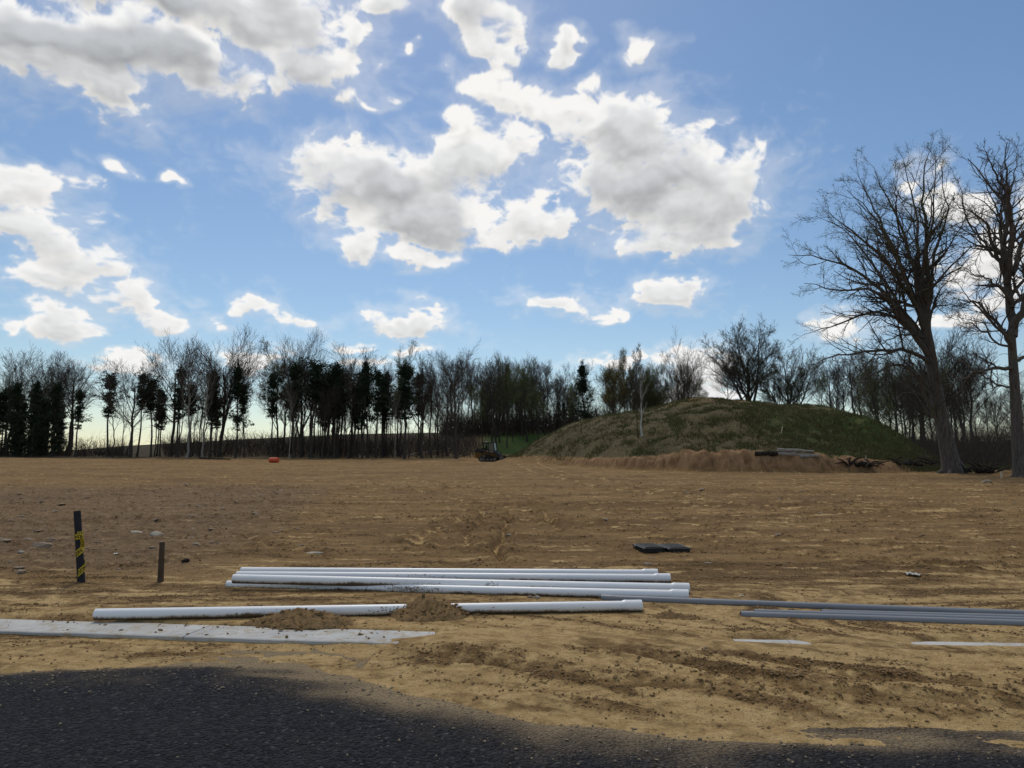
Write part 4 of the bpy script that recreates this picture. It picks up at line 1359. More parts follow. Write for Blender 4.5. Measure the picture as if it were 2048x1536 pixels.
# ------------------------------------------------------------------ brush, grass and clods nobody could count
def stems(name, n, place, hmin, hmax, r, mat_, seed, lean=.35, segs=3, twigs=3):
    rng = np.random.RandomState(seed)
    x, y = place(rng, n)
    keep = (y > 90) | (base_z(x, y) - .032 * (np.minimum(y, 92) - 9) < .7)
    x, y = x[keep], y[keep]
    z = base_z(x, y) - .05
    n = len(x)
    h = rng.uniform(hmin, hmax, n)
    P = np.empty((n, segs + 1, 3)); P[:, 0] = np.stack([x, y, z], -1)
    d = np.stack([rng.randn(n) * lean, rng.randn(n) * lean, np.ones(n)], -1)
    for s in range(segs):
        d = d + rng.randn(n, 3) * .22
        d /= np.linalg.norm(d, axis=1, keepdims=True)
        P[:, s + 1] = P[:, s] + d * (h / segs)[:, None]
    Rr = r * np.linspace(1, .3, segs + 1)[None].repeat(n, 0)
    l0 = Level(P, Rr, h)
    parts = [tubes(P, Rr, 3)]
    if twigs:
        l1 = sprout(l0, rng, twigs, .25, 1, 42, 12, .5, 2, .6, .1, .2, r * .35, .5, .4)
        parts.append(tubes(l1.P, l1.R, 3))
    V, F = join([(v, [q]) for v, q in parts])
    return kind(link(name, mesh_np(name, V, F, [mat_])), 'stuff')


def area_px(px0, px1, d0, d1):
    def f(rng, n):
        px = rng.uniform(px0, px1, n); d = rng.uniform(d0, d1, n)
        return (px - W2 / 2) / FPX * d, d
    return f


stems('undergrowth', 2600, area_px(330, 960, 97, 120), .8, 3.2, .035, TWIG, 501, .5)
stems('undergrowth', 900, area_px(-30, 260, 90, 108), .8, 3.0, .03, TWIG, 502, .4)
stems('undergrowth', 2600, area_px(880, 1230, 125, 150), 1.5, 6, .045, TWIG, 503, .4)
stems('undergrowth', 2200, area_px(1660, 2120, 54, 84), .8, 4.0, .016, TWIG, 504, .5, 3, 5)
stems('undergrowth', 1800, area_px(1560, 2140, 84, 135), 1.0, 5, .03, TWIG, 507, .4, 3, 4)
stems('undergrowth', 900, area_px(1840, 2120, 50, 66), 1.0, 5.0, .014, TWIG, 508, .8, 4, 5)
stems('dry_grass', 1400, area_px(1640, 2100, 46, 62), .3, 1.1, .008, DRYSTEM, 505, .35, 2, 0)
stems('undergrowth', 500, area_px(1180, 1420, 100, 112), 1.0, 3.5, .025, TWIG, 506, .4)


def grass():
    rng = np.random.RandomState(61)
    n = 90000
    px = rng.uniform(1000, 2080, n); d = rng.uniform(46, 80, n)
    x = (px - W2 / 2) / FPX * d; y = d
    yf = np.interp(x, FOOT_X, FOOT_Y)
    ok = (y > yf + .6) & (base_z(x, y) - .032 * (np.minimum(y, 92) - 9) > .5)
    den = fbm(x * .55, y * .55, 3, 96) + .25 * sstep(12, 22, x) * (1 - sstep(58, 66, y - .16 * (x - 20)))
    ok &= den > rng.uniform(-.15, .5, n)
    vg = (x > 24) & (d < 60) & (rng.rand(n) < .5) & (y > np.interp(x, [20, 25, 28, 36, 60], [60, 50, 47, 41, 27]) + .5)
    ok |= vg
    x, y = x[ok], y[ok]
    z = base_z(x, y) + micro(x, y)[0]
    m = len(x)
    per = 3
    x, y, z = (np.repeat(v, per) for v in (x, y, z)); m *= per
    x = x + rng.randn(m) * .12; y = y + rng.randn(m) * .12
    h = rng.uniform(.08, .26, m); a = rng.rand(m) * 6.28; wd = .035
    lx, ly = rng.randn(m) * .10, rng.randn(m) * .10
    V = np.stack([np.stack([x - np.cos(a) * wd, y - np.sin(a) * wd, z - .03], -1), np.stack([x + np.cos(a) * wd, y + np.sin(a) * wd, z - .03], -1), np.stack([x + lx, y + ly, z + h], -1)], 1).reshape(-1, 3)
    kind(link('grass', mesh_np('grass', V, [np.arange(3 * m).reshape(-1, 3)], [GRASSBLADE])), 'stuff')


grass()

_ICO_V = None


def lump_base():
    import bmesh
    bm = bmesh.new(); bmesh.ops.create_icosphere(bm, subdivisions=1, radius=1.0)
    V = np.array([v.co[:] for v in bm.verts]); F = np.array([[v.index for v in f.verts] for f in bm.faces])
    bm.free()
    return V, F


LV, LF = lump_base()


def lumps(name, x, y, z, size, flat, mat_, seed, parent=None, smooth=False):
    rng = np.random.RandomState(seed)
    n = len(x)
    V = LV[None] * (1 + .28 * rng.randn(n, len(LV), 1))
    sc = np.stack([size * rng.uniform(.7, 1.4, n), size * rng.uniform(.7, 1.2, n), size * flat * rng.uniform(.6, 1.2, n)], -1)
    V = V * sc[:, None, :]
    a = rng.rand(n) * 6.28; c, s = np.cos(a)[:, None], np.sin(a)[:, None]
    V = np.stack([V[..., 0] * c - V[..., 1] * s, V[..., 0] * s + V[..., 1] * c, V[..., 2]], -1)
    V += np.stack([x, y, z + size * flat * .35], -1)[:, None, :]
    F = (LF[None] + (np.arange(n) * len(LV))[:, None, None]).reshape(-1, 3)
    o = link(name, mesh_np(name, V.reshape(-1, 3), [F], [mat_], smooth), parent)
    return o


def clods():
    rng = np.random.RandomState(71)
    n = 110000
    d = np.exp(rng.uniform(math.log(4.6), math.log(34), n)); x = rng.uniform(-.78, .78, n) * d; y = d
    h, pale, crumb, stony = micro(x, y)
    t = y - yb(x); k = y - yk(x)
    ok = (rng.rand(n) < np.clip((crumb ** 1.5 * .8 + .012) * (.25 + .75 * sstep(30, 12, d)), 0, 1)) & (t > .25) & (np.abs(k) > .3)
    ok &= rng.rand(n) < np.where(PIPE_ZONE(x, y) > .5, .35, 1.)
    x, y, h = x[ok][:20000], y[ok][:20000], h[ok][:20000]
    z = base_z(x, y) + h
    size = .004 + .011 * rng.rand(len(x)) ** 4 + .0009 * np.maximum(y - 4, 0)
    kind(lumps('clods', x, y, z, size, .7, CLOD, 72), 'stuff')
    # fine crumbs nearest the road
    n = 160000
    d = rng.uniform(4.4, 11.5, n); x = rng.uniform(-.76, .76, n) * d; y = d
    h, pale, crumb, stony = micro(x, y)
    t = y - yb(x); k = y - yk(x)
    ok = (rng.rand(n) < np.clip(crumb ** 1.3 * .9 + .03, 0, 1)) & (t > .1) & (np.abs(k) > .27)
    x, y, h = x[ok][:26000], y[ok][:26000], h[ok][:26000]
    kind(lumps('crumbs', x, y, base_z(x, y) + h, .004 + .011 * rng.rand(len(x)) ** 2.5, .8, CLOD, 75), 'stuff')
    # loose stones rolled on to the asphalt
    n = 900
    x = rng.uniform(-4.5, 3.2, n); y = yb(x) - rng.exponential(.35, n)
    kind(lumps('gravel', x, y, np.full(n, .002), .004 + .008 * rng.rand(n) ** 3, .7, STONE, 76), 'stuff')
    # flat pieces of stone lying on the left part of the field
    n = 5200
    d = rng.uniform(10.5, 30, n); x = rng.uniform(-.76, .7, n) * d; y = d
    h, pale, crumb, stony = micro(x, y)
    ok = rng.rand(n) < stony * .22 + .03
    x, y, h = x[ok], y[ok], h[ok]
    size = .016 + .085 * rng.rand(len(x)) ** 4
    kind(lumps('gravel', x, y, base_z(x, y) + h, size, .42, STONE, 73), 'stuff')
    # crumbs knocked on to the kerb
    n = 300
    x = rng.uniform(-5.6, -.6, n); k = rng.uniform(-.2, .24, n) ; ok = rng.rand(n) < .35 + .65 * (k > .1); x, k = x[ok], k[ok]
    y = yk(x) + k
    kind(lumps('dirt_crumbs', x, y, np.full(len(x), .053), .004 + .014 * rng.rand(len(x)) ** 4, .8, CLOD, 74), 'stuff')


clods()

# ------------------------------------------------------------------ pipes


def pipe(name, label, group, a, b, r, mat_, bell=None, bell_len=.22, wall=.006, cat='pipe', bellend=1):
    """a: plain end, b: far end; bell = +r at the far end (1) or near end (0)"""
    a, b = Vector(a), Vector(b)
    d = (b - a); L = d.length
    q = d.normalized()
    z = Vector((0, 0, 1)); yv = z.cross(q).normalized(); zv = q.cross(yv)
    from mathutils import Matrix
    M = Matrix((q, yv, zv)).transposed().to_4x4(); M.translation = a
    root = thing(name, label, cat, (0, 0, 0), 0, group)
    root.matrix_world = M
    root.location = a; root.rotation_euler = M.to_euler()

    def shell(x0, x1, rad, nx, flare=None):
        n = 28
        V = []; F = []
        xs = [x0 + (x1 - x0) * i / nx for i in range(nx + 1)]
        prof = [(x, rad) for x in xs]
        if flare:
            prof = flare
        inner = [(x, rr - wall) for x, rr in reversed(prof)]
        ring = prof + inner
        for x, rr in ring:
            for k in range(n):
                an = 2 * math.pi * k / n
                sag = -.000 * x
                V.append((x, rr * math.cos(an), rr * math.sin(an) + sag))
        m = len(ring)
        for i in range(m):
            for k in range(n):
                F.append((i * n + k, i * n + (k + 1) % n, ((i + 1) % m) * n + (k + 1) % n, ((i + 1) % m) * n + k))
        return V, F
    if bell:
        if bellend == 1:
            V, F = shell(0, L - bell_len, r, 24)
            bx = [(L - bell_len - .0, r + .001), (L - bell_len + .012, r + bell * .35), (L - bell_len + .03, r + bell), (L - bell_len + .05, r + bell), (L - bell_len + .055, r + bell * .85), (L - .01, r + bell * .85), (L, r + bell * .75)]
        else:
            V, F = shell(bell_len, L, r, 24)
            bx = [(0, r + bell * .75), (.01, r + bell * .85), (bell_len - .055, r + bell * .85), (bell_len - .05, r + bell), (bell_len - .03, r + bell), (bell_len - .012, r + bell * .35), (bell_len, r + .001)]
        mb = MB(); mb.add(V, F); mb.build('barrel', mat_, root, smooth=True)
        V, F = shell(0, 0, 0, 1, bx)
        mb = MB(); mb.add(V, F); mb.build('bell_end', mat_, root, smooth=True)
    else:
        V, F = shell(0, L, r, 24)
        mb = MB(); mb.add(V, F); mb.build('barrel', mat_, root, smooth=True)
    return root


def pm(px, py, z):
    return at_level(px, py, z)


G_WP = 'white plastic pipes laid beside the kerb'
WR = .0585
p_front = pipe('white_pipe', 'single white plastic pipe lying alone nearest the road with dirt heaps on it', G_WP, pm(191, 1229, .125), pm(1283, 1212, .135), WR, PVC_W, .011)
pipe('white_pipe', 'white plastic pipe at the back of the stack, its bell end furthest left', G_WP, pm(483, 1142.5, .155), pm(1315, 1147.5, .15), WR, PVC_W, .011)
pipe('white_pipe', 'second white pipe from the back of the stack, bell end between the others', G_WP, pm(474, 1151, .15), pm(1340, 1157, .15), WR, PVC_W, .011)
pipe('white_pipe', 'white pipe lying across the top of the stack at its left end', G_WP, Vector(pm(467, 1157.5, .225)), pm(1378, 1177, .145), WR, PVC_W, .011)
pipe('white_pipe', 'lowest white pipe of the stack, half sunk in mud at its left end', G_WP, pm(455, 1170, .11), pm(1377, 1190.5, .135), WR, PVC_W, .011)

def mud_on(root, spots, seed):
    rng = np.random.RandomState(seed)
    xs, ys, zs = [], [], []
    for (x, n, sx, a0) in spots:
        a = rng.randn(n) * .35 + a0
        xs.append(x + rng.randn(n) * sx); ys.append(-np.cos(a) * WR); zs.append(np.sin(a) * WR)
    x, y, z = (np.concatenate(v) for v in (xs, ys, zs))
    o = lumps('mud_splash', x, y, z - .003, .003 + .007 * rng.rand(len(x)) ** 2, .7, DIRTPILE, seed, root)
    kind(o, 'stuff')


PIPES = [o for o in COL.objects if o.name.startswith('white_pipe')]
PIPES.sort(key=lambda o: o.name)
mud_on(PIPES[3], [(2.45, 260, .14, -.6), (3.35, 90, .05, -.1), (1.2, 30, .3, -.9), (4.4, 25, .4, -.9)], 611)
mud_on(PIPES[4], [(2.5, 420, .2, .2), (1.2, 200, .45, -.5), (3.4, 220, .6, -.6), (.5, 90, .3, -.3)], 612)
mud_on(PIPES[0], [(1.9, 120, .3, -.3), (3.1, 120, .14, .2), (4.4, 240, .7, -.75), (5.7, 70, .06, -.2)], 613)
mud_on(PIPES[2], [(2.6, 50, .3, .2), (4.6, 70, .5, -.5)], 614)

G_GP = 'grey conduit pipes at right'


def long_pipe(px0, py0, z0, px1, py1, z1, L):
    a = pm(px0, py0, z0); b = pm(px1, py1, z1)
    d = (b - a).normalized()
    return a, a + d * L


GR = .041
pipe('grey_conduit', 'longest-showing grey conduit whose end touches the lowest white pipe', G_GP, *long_pipe(1203, 1196.5, .095, 2048, 1228, .105, 6.2), GR, PVC_G, .004, .16, .005, bellend=0)
pipe('grey_conduit', 'grey conduit nearest the road, front of the bunch of three', G_GP, *long_pipe(1482, 1230, .085, 2048, 1248, .09, 6.2), GR, PVC_G, .004, .16, .005, bellend=0)
pipe('grey_conduit', 'middle grey conduit of the bunch of three, just behind the front one', G_GP, *long_pipe(1509, 1225, .09, 2048, 1241.5, .09, 6.2), .036, PVC_G, None, wall=.005)
pipe('grey_conduit', 'rear grey conduit of the bunch of three, its end starting furthest right', G_GP, *long_pipe(1643, 1226, .09, 2048, 1236.5, .09, 6.2), .038, PVC_G, None, wall=.005)


# ------------------------------------------------------------------ heaps of loose dirt on the front pipe
def dirt_pile(label, cx, cy, z0, lx, ly, h, seed, rz=0, power=1.0, clods_n=420):
    n, m = 90, 46
    u = np.linspace(-1, 1, n); v = np.linspace(-1, 1, m)
    U, Vv = np.meshgrid(u, v)
    x, y = U * lx, Vv * ly
    rr = np.sqrt(U ** 2 + Vv ** 2)
    edge = 1 + .22 * fbm(np.cos(np.arctan2(Vv, U)) * 1.7 + seed, np.sin(np.arctan2(Vv, U)) * 1.7, 3, seed)
    s = np.clip(1 - (rr / edge), -.4, 1)
    hump = .68 + .55 * fbm(x * 4.2 + seed * 3, y * 3, 3, seed + 1)
    z = h * np.sign(s) * np.abs(s) ** power * np.where(s > 0, hump, 1)
    z = z + (s > -.02) * (np.abs(fbm(x * 16, y * 16, 3, seed + 2, gain=.65)) * .055 + np.abs(fbm(x * 42, y * 42, 2, seed + 3)) * .018) * np.clip(s * 5, 0, 1)
    z = np.maximum(z, -.06)
    root = thing('dirt_pile', label, 'dirt heap', (cx, cy, z0), rz, 'heaps of loose dirt beside the front pipe')
    i = np.arange(m - 1)[:, None] * n; j = np.arange(n - 1)[None, :]
    Q = np.stack([i + j, i + j + 1, i + n + j + 1, i + n + j], -1).reshape(-1, 4)
    link('heap', mesh_np('heap', np.stack([x, y, z], -1).reshape(-1, 3), [Q], [DIRTPILE]), root)
    rng = np.random.RandomState(seed)
    a = rng.rand(clods_n) * 6.28; q = rng.rand(clods_n) ** .5 * 1.3
    cxs, cys = np.cos(a) * q, np.sin(a) * q
    iz = np.clip(((cys + 1) / 2 * (m - 1)).astype(int), 0, m - 1); ix = np.clip(((cxs + 1) / 2 * (n - 1)).astype(int), 0, n - 1)
    o = lumps('clods', cxs * lx, cys * ly, np.maximum(z[iz, ix], -.0), .005 + .024 * rng.rand(clods_n) ** 4, .8, DIRTPILE, seed + 5, root)
    kind(o, 'stuff')
    return root


g1 = at_level(602, 1248, .05)
dirt_pile('long low ragged dirt heap lying over the left half of the front white pipe', g1.x, g1.y, .045, .62, .26, .20, 801, -.10, .75)
g2 = at_level(858, 1240, .05)
dirt_pile('rounded taller dirt heap burying the middle of the front white pipe', g2.x, g2.y + .05, .045, .46, .30, .29, 821, -.08, .62)
g3 = at_level(1345, 1240, .05)
dirt_pile('small flat dirt heap right of the front pipe bell end', g3.x, g3.y, .03, .30, .16, .12, 843, -.25, .6, 70)

# ------------------------------------------------------------------ posts


def post_with_tape():
    p = on_ground(165, 1166)
    d = p.y
    top = at_depth(152.5, 1022, d)
    H = top.z - p.z
    lean = (top.x - p.x) / H
    root = thing('marker_post', 'dark round post wrapped in yellow caution tape', 'post', (p.x, p.y, p.z - .02))
    r = .046
    mb = MB()
    pts = [(lean * H * q, .02 * q, H * q * 1.02 - .1 * (1 - q)) for q in (0, .1, .25, .5, .75, .97, 1.0)]
    mb.tube(pts, [r * 1.1, r * 1.06, r * 1.03, r, r * .98, r * .97, r * .93], 20)
    mb.build('shaft', POSTDARK, root, smooth=True)

    # tape: a ribbon wound up the post, lettering printed on it
    tape = thing('caution_tape', 'yellow caution tape with black lettering wound round the dark post, tail hanging right', 'tape', (p.x, p.y, p.z - .02))
    WT = .070

    def wind(s):
        """s: metres along the tape -> centre line angle, height (helix, then a level turn at the top)"""
        turns = 2.35
        slope = .255 / (2 * math.pi * .05)
        dz = .56
        Ls = dz / math.sin(math.atan(slope))
        if s < Ls:
            q = s / Ls
            return -math.pi * 1.35 + q * dz / slope / .05, .06 + dz * q, math.atan(slope)
        e = s - Ls
        return -math.pi * 1.35 + dz / slope / .05 + e / .05, .06 + dz + .03 * math.tanh(e * 8), .12
    LT = .56 / math.sin(math.atan(.255 / (2 * math.pi * .05)))
    total = LT + .36

    def put(s, c, off):
        a, z, sl = wind(s)
        rr = r + off + .002 + .0025 * (1 + math.sin(s * 23))
        # cross direction of the ribbon: perpendicular to its run on the unrolled surface
        da = -math.sin(sl) * c / .05; dz = math.cos(sl) * c
        a += da; z += dz
        q = z / H
        return (lean * H * q + rr * math.cos(a), .02 * q + rr * math.sin(a), z)
    V = []; F = []
    n = 220
    for i in range(n + 1):
        s = total * i / n
        for c in (-.5, -.17, .17, .5):
            V.append(put(s, c * WT, 0))
    for i in range(n):
        for k in range(3):
            F.append((i * 4 + k, i * 4 + 4 + k, i * 4 + 5 + k, i * 4 + 1 + k))
    mb = MB(); mb.add(V, F); mb.build('ribbon', TAPE, tape, smooth=True)
    # loose tail
    tail = []
    z0 = .68
    base = Vector((lean * z0 + r * .75, -.045, z0))
    tl = .235
    for i in range(15):
        q = i / 14
        cx = base + Vector((.018 + .045 * math.sin(q * 2.2), -.012 * math.sin(q * 5), .03 - tl * q * .95))
        wv = Vector((.030, .012 * math.sin(q * 6 + 1), .004))
        tail.append((cx - wv, cx, cx + wv))
    V = [tuple(v) for tr in tail for v in tr]
    F = [(i * 3 + k, i * 3 + 3 + k, i * 3 + 4 + k, i * 3 + 1 + k) for i in range(14) for k in (0, 1)]
    mb = MB(); mb.add(V, F); mb.build('tail', TAPE, tape, smooth=True)

    cu = bpy.data.curves.new('lettering', 'FONT')
    cu.body = "CAUTION   CAUTION   CAUTION   CAUTION   CAUTION   "
    cu.size = .062; cu.resolution_u = 2; cu.space_character = 1.05; cu.offset = .0016
    to = bpy.data.objects.new('lettering', cu); COL.objects.link(to)
    bpy.context.view_layer.update()
    dg = bpy.context.evaluated_depsgraph_get()
    me = bpy.data.meshes.new_from_object(to.evaluated_get(dg))
    bpy.data.objects.remove(to)
    import bmesh
    bm = bmesh.new(); bm.from_mesh(me)
    bmesh.ops.triangulate(bm, faces=bm.faces[:])
    for _ in range(2):
        bmesh.ops.subdivide_edges(bm, edges=[e for e in bm.edges if e.calc_length() > .012], cuts=1, use_grid_fill=True)
        bmesh.ops.triangulate(bm, faces=bm.faces[:])
    bm2 = bm.copy()
    for v in list(bm.verts):
        if v.co.x > total - .01:
            bm.verts.remove(v)
    for v in bm.verts:
        v.co = put(v.co.x, v.co.y - .021, .0016)
    m1 = bpy.data.meshes.new('lettering'); bm.to_mesh(m1); bm.free(); m1.materials.append(TAPEINK)
    link('lettering', m1, tape)
    for v in list(bm2.verts):
        if not .0 < v.co.x < .225:
            bm2.verts.remove(v)
    for v in bm2.verts:
        q = min(1, max(0, v.co.x / tl)); i = min(13, int(q * 14)); f = q * 14 - i
        a = tail[i][1].lerp(tail[i + 1][1], f); wv = (tail[i][2] - tail[i][0]).lerp(tail[i + 1][2] - tail[i + 1][0], f)
        v.co = a + wv * ((v.co.y - .021) / .07) + Vector((.0, -.003, 0))
    m2 = bpy.data.meshes.new('lettering'); bm2.to_mesh(m2); bm2.free(); m2.materials.append(TAPEINK)
    link('lettering', m2, tape)


post_with_tape()


def short_post():
    p = on_ground(321, 1164)
    top = at_depth(324.5, 1083, p.y)
    H = top.z - p.z
    lean = (top.x - p.x) / H
    root = thing('wooden_post', 'short brown wooden post with a cut top right of the taped post', 'post', (p.x, p.y, p.z))
    mb = MB()
    mb.tube([(lean * H * q, 0, H * q - .08 * (1 - q)) for q in (0, .1, .3, .6, .8, .99)], [.044, .042, .039, .037, .035, .034], 14)
    mb.tube([(.03, -.03, H * .55), (.045, -.045, H * .57)], [.012, .006], 6)
    mb.build('shaft', POSTWOOD, root, smooth=True)
    mb = MB(); mb.tube([(lean * H, 0, H * .985), (lean * H, 0, H + .004)], [.0345, .033], 14)
    mb.build('cut_top', CUTWOOD, root)


short_post()


def dirt_collar(px, py, seed, s=.2):
    p = on_ground(px, py)


# ------------------------------------------------------------------ black meter boxes on the ground
def meter_box(label, px, py, rz, tilt, seed):
    p = on_ground(px, py)
    root = thing('meter_box', label, 'meter box', (p.x, p.y, p.z + .005), rz, 'black plastic meter boxes')
    root.rotation_euler = (tilt, 0, rz)
    w_, l_, h_ = .37, .52, .062
    mb = MB()
    # flared hollow body: four walls with a foot flange and ribs
    for sx_ in (-1, 1):
        mb.box((sx_ * (w_ / 2 - .012), 0, h_ * .45), (.022, l_, h_ * .9), bev=.004)
        for k in range(5):
            mb.box((sx_ * (w_ / 2 + .006), -l_ / 2 + .08 + k * .11, h_ * .42), (.014, .014, h_ * .75), bev=.002)
    for sy in (-1, 1):
        mb.box((0, sy * (l_ / 2 - .012), h_ * .45 - .0015), (w_ - .05, .022, h_ * .9), bev=.004)
        for k in range(3):
            mb.box((-.12 + k * .12, sy * (l_ / 2 + .006), h_ * .42), (.014, .014, h_ * .75), bev=.002)
    mb.build('body', BLACKPLASTIC, root)
    mb = MB()
    mb.box((0, 0, h_ + .002), (w_ + .05, l_ + .05, .024), bev=.01)
    mb.build('rim', BLACKPLASTIC, root)
    mb = MB(); mb.box((0, 0, h_ + .017), (w_ - .03, l_ - .03, .012), bev=.004)
    for i in range(9):
        mb.box((0, -.24 + i * .06, h_ + .0245), (w_ - .09, .022, .004))
    mb.build('lid', DUSTYTOP, root)
    mb = MB(); mb.box((.11, .19, h_ + .028), (.05, .03, .006), bev=.002); mb.box((-.1, -.2, h_ + .028), (.03, .03, .006), bev=.002)
    mb.build('lid_bolt', MSTEEL, root)
    return root


b1 = meter_box('left black plastic meter box, partly covered by the other, pale tag on its side', 1299, 1103, R(10), .02, 1)
mb = MB(); mb.box((-.216, .14, .072), (.004, .03, .045)); mb.build('tag', WHITEPAPER, b1)
meter_box('right black plastic meter box with a raised square lid', 1349, 1103, R(7), .03, 2)


# ------------------------------------------------------------------ stones, litter, barrel, stakes
def rock(label, px, py, wpx, flat, mat_, seed, name='rock', cat='rock', group='loose rocks on the field'):
    import bmesh
    p = on_ground(px, py)
    s = wpx / FPX * p.y / 2
    rng = random.Random(seed)
    bm = bmesh.new(); bmesh.ops.create_icosphere(bm, subdivisions=3, radius=1.0)
    from mathutils import noise
    cuts = [Vector((rng.uniform(-1, 1), rng.uniform(-1, 1), rng.uniform(-.3, 1))).normalized() for _ in range(9)]
    for v in bm.verts:
        d = v.co.normalized(); q = 1.0
        for c in cuts:
            dd = d.dot(c)
            if dd > .62:
                q = min(q, .66 / dd * 1.0)
        q *= 1 + .10 * noise.noise(d * 2.3 + Vector((seed, 0, 0)))
        v.co = Vector((d.x * q * s, d.y * q * s * .75, d.z * q * s * flat))
    me = bpy.data.meshes.new(name); bm.to_mesh(me); bm.free()
    me.materials.append(mat_)
    o = link(name, me, None, (p.x, p.y, p.z + s * flat * .35), (rng.uniform(-.1, .1), rng.uniform(-.1, .1), rng.uniform(-.5, .5)))
    return tag(o, label, cat, group)


for i, e in enumerate((
    ('pale grey boulder behind the short wooden post, largest near it', 314, 1072, 34, .42, STONE_PALE),
    ('flat pale slab left of the pale grey boulder behind the short post', 273, 1066, 30, .16, STONE_PALE),
    ('grey jagged rock left of the taped post, largest of the left pile', 88, 1096, 42, .40, STONE),
    ('flat brown rock at the left border above the jagged grey rock', 12, 1086, 34, .22, STONE),
    ('rounded tan rock above the jagged grey rock left of the taped post', 102, 1082, 24, .35, STONE),
    ('small pale rock below the jagged grey rock left of the taped post', 42, 1108, 14, .5, STONE_PALE),
    ('flat tan stone low at the left, below the left rock pile', 38, 1138, 28, .22, STONE),
    ('dark lumpy rock right of the short wooden post', 370, 1127, 18, .6, LOGDARK),
    ('flat pale slab lying bare in the dirt above the pipe stack', 626, 1107, 44, .12, STONE_PALE),
    ('small stone beside the flat slab above the pipe stack', 600, 1094, 14, .4, STONE),
    ('squarish rock in the rut above the middle of the pipe stack', 1018, 1074, 20, .5, STONE),
    ('dark rock under the lowest white pipe of the stack', 1060, 1196, 14, .6, STONE),
    ('round tan stone beside the dark rock under the lowest white pipe', 1075, 1197, 14, .7, STONE_PALE),
    ('tan boulder on the verge below the great tree at the right border', 1974, 967, 26, .5, STONE),
    ('round clod-like stone at right of the dirt below the conduits', 1411, 1297, 9, .8, STONE),
)):
    rock(*e[:5], e[5], 900 + i)


def scrap(label, px, py, wpx, seed, name='paper_scrap', cat='litter'):
    p = on_ground(px, py)
    s = wpx / FPX * p.y / 2
    rng = random.Random(seed)
    V = []; F = []
    n = 6
    for j in range(n + 1):
        for i in range(n + 1):
            x, y = (i / n - .5) * 2 * s, (j / n - .5) * 1.2 * s
            V.append((x * (1 + .1 * rng.random()), y, s * .35 * abs(math.sin(i * 1.3 + seed) * math.cos(j * 1.1)) + .01))
    for j in range(n):
        for i in range(n):
            if (i, j) in ((0, 0), (n - 1, n - 1), (0, n - 1)):
                continue
            a = j * (n + 1) + i; F.append((a, a + 1, a + n + 2, a + n + 1))
    mb = MB(); mb.add(V, F)
    o = mb.build(name, WHITEPAPER, None, (p.x, p.y, p.z), (0, 0, rng.uniform(0, 3)))
    tag(o, label, cat, 'scraps of litter on the field')


scrap('crumpled white paper scrap lying on the dirt right of the meter boxes', 1826, 1152, 30, 1)
scrap('tiny white scrap on the far field below the red barrel', 562, 983, 9, 2)
scrap('tiny white scrap on the far field, left of the one below the red barrel', 372, 974, 10, 3)
scrap('white scrap of litter on the ground between the two posts', 232, 1113, 14, 4)
scrap('white rag at the foot of the double-trunked bare tree', 913, 908, 14, 5)
scrap('small pale scrap on the dirt above the grey conduits', 1483, 1193, 9, 6)


def barrel():
    p = on_ground(548, 926)
    root = thing('barrel', 'orange-red plastic barrel lying on its side at the far field edge', 'barrel', (p.x, p.y, p.z))
    q = p.y / 88
    L, r = 1.15 * q, .33 * q
    mb = MB()
    xs = [-.5, -.485, -.47, -.44, -.2, -.185, -.165, -.15, .13, .145, .165, .18, .43, .46, .475, .49]
    rr = [.86, .98, 1, .95, .97, 1.04, 1.04, .97, .97, 1.04, 1.04, .97, .95, 1, .98, .88]
    mb.tube([(x * L, 0, r) for x in xs], [v * r for v in rr], 20)
    mb.build('drum', REDPLASTIC, root, smooth=True)
    mb = MB()
    mb.tube([(-.5 * L - .01, 0, r), (-.5 * L + .01, 0, r)], [r * .7, r * .7], 16)
    mb.tube([(-.5 * L - .03, .1, r * 1.4), (-.5 * L, .1, r * 1.4)], [.05, .05], 8)
    mb.build('drum_end', REDPLASTIC, root)
    root.rotation_euler = (0, 0, -.15)


barrel()


def stake(label, px, py, top, rpx, lean=0):
    p = on_ground(px, py)
    H = at_depth(px, top, p.y).z - p.z
    s = rpx / FPX * p.y
    mb = MB(); mb.prism([(-s / 2, -.1), (s / 2, -.1), (s / 2 + lean, H * .97), (lean, H), (-s / 2 + lean, H * .97)], -s * .25, s * .25)
    o = mb.build('survey_stake', STAKEWOOD, None, (p.x, p.y, p.z))
    tag(o, label, 'stake', 'pale survey stakes')


stake('pale survey stake on the verge beside the right-border great tree', 2003, 957, 943, 3.2)
stake('pale survey stake in the grass left of the great leaning tree', 1731, 925, 911, 2.6, .05)
stake('thin pale stick standing on the grassy face of the heap above the logs', 1562, 866, 852, 1.8, .15)


def log(label, p0, p1, z_up, r0, r1, mat_, seed, stub=False):
    a = on_ground(*p0); b = on_ground(*p1)
    L = (b - a)
    root = thing('log', label, 'log', tuple(a), 0, 'logs on the foot of the heap')
    rng = random.Random(seed)
    n = 9
    pts = [L * (i / n) + Vector((rng.uniform(-.04, .04), rng.uniform(-.04, .04), z_up + r0 * .6 + rng.uniform(-.03, .03))) for i in range(n + 1)]
    mb = MB(); mb.tube(pts, [r0 + (r1 - r0) * i / n + rng.uniform(-.015, .015) for i in range(n + 1)], 12)
    if stub:
        m = pts[n // 2]
        mb.tube([m, m + Vector((.1, -.15, .3))], [.07, .04], 7)
    mb.build('log_stem', mat_, root, smooth=True)
    mb = MB(); e = (pts[-1] - pts[-2]).normalized()
    mb.tube([pts[-1] - e * .01, pts[-1] + e * .006], [r1 * .9, r1 * .88], 12)
    mb.build('sawn_end', CUTWOOD, root)
    root.rotation_euler = (0, 0, 0)


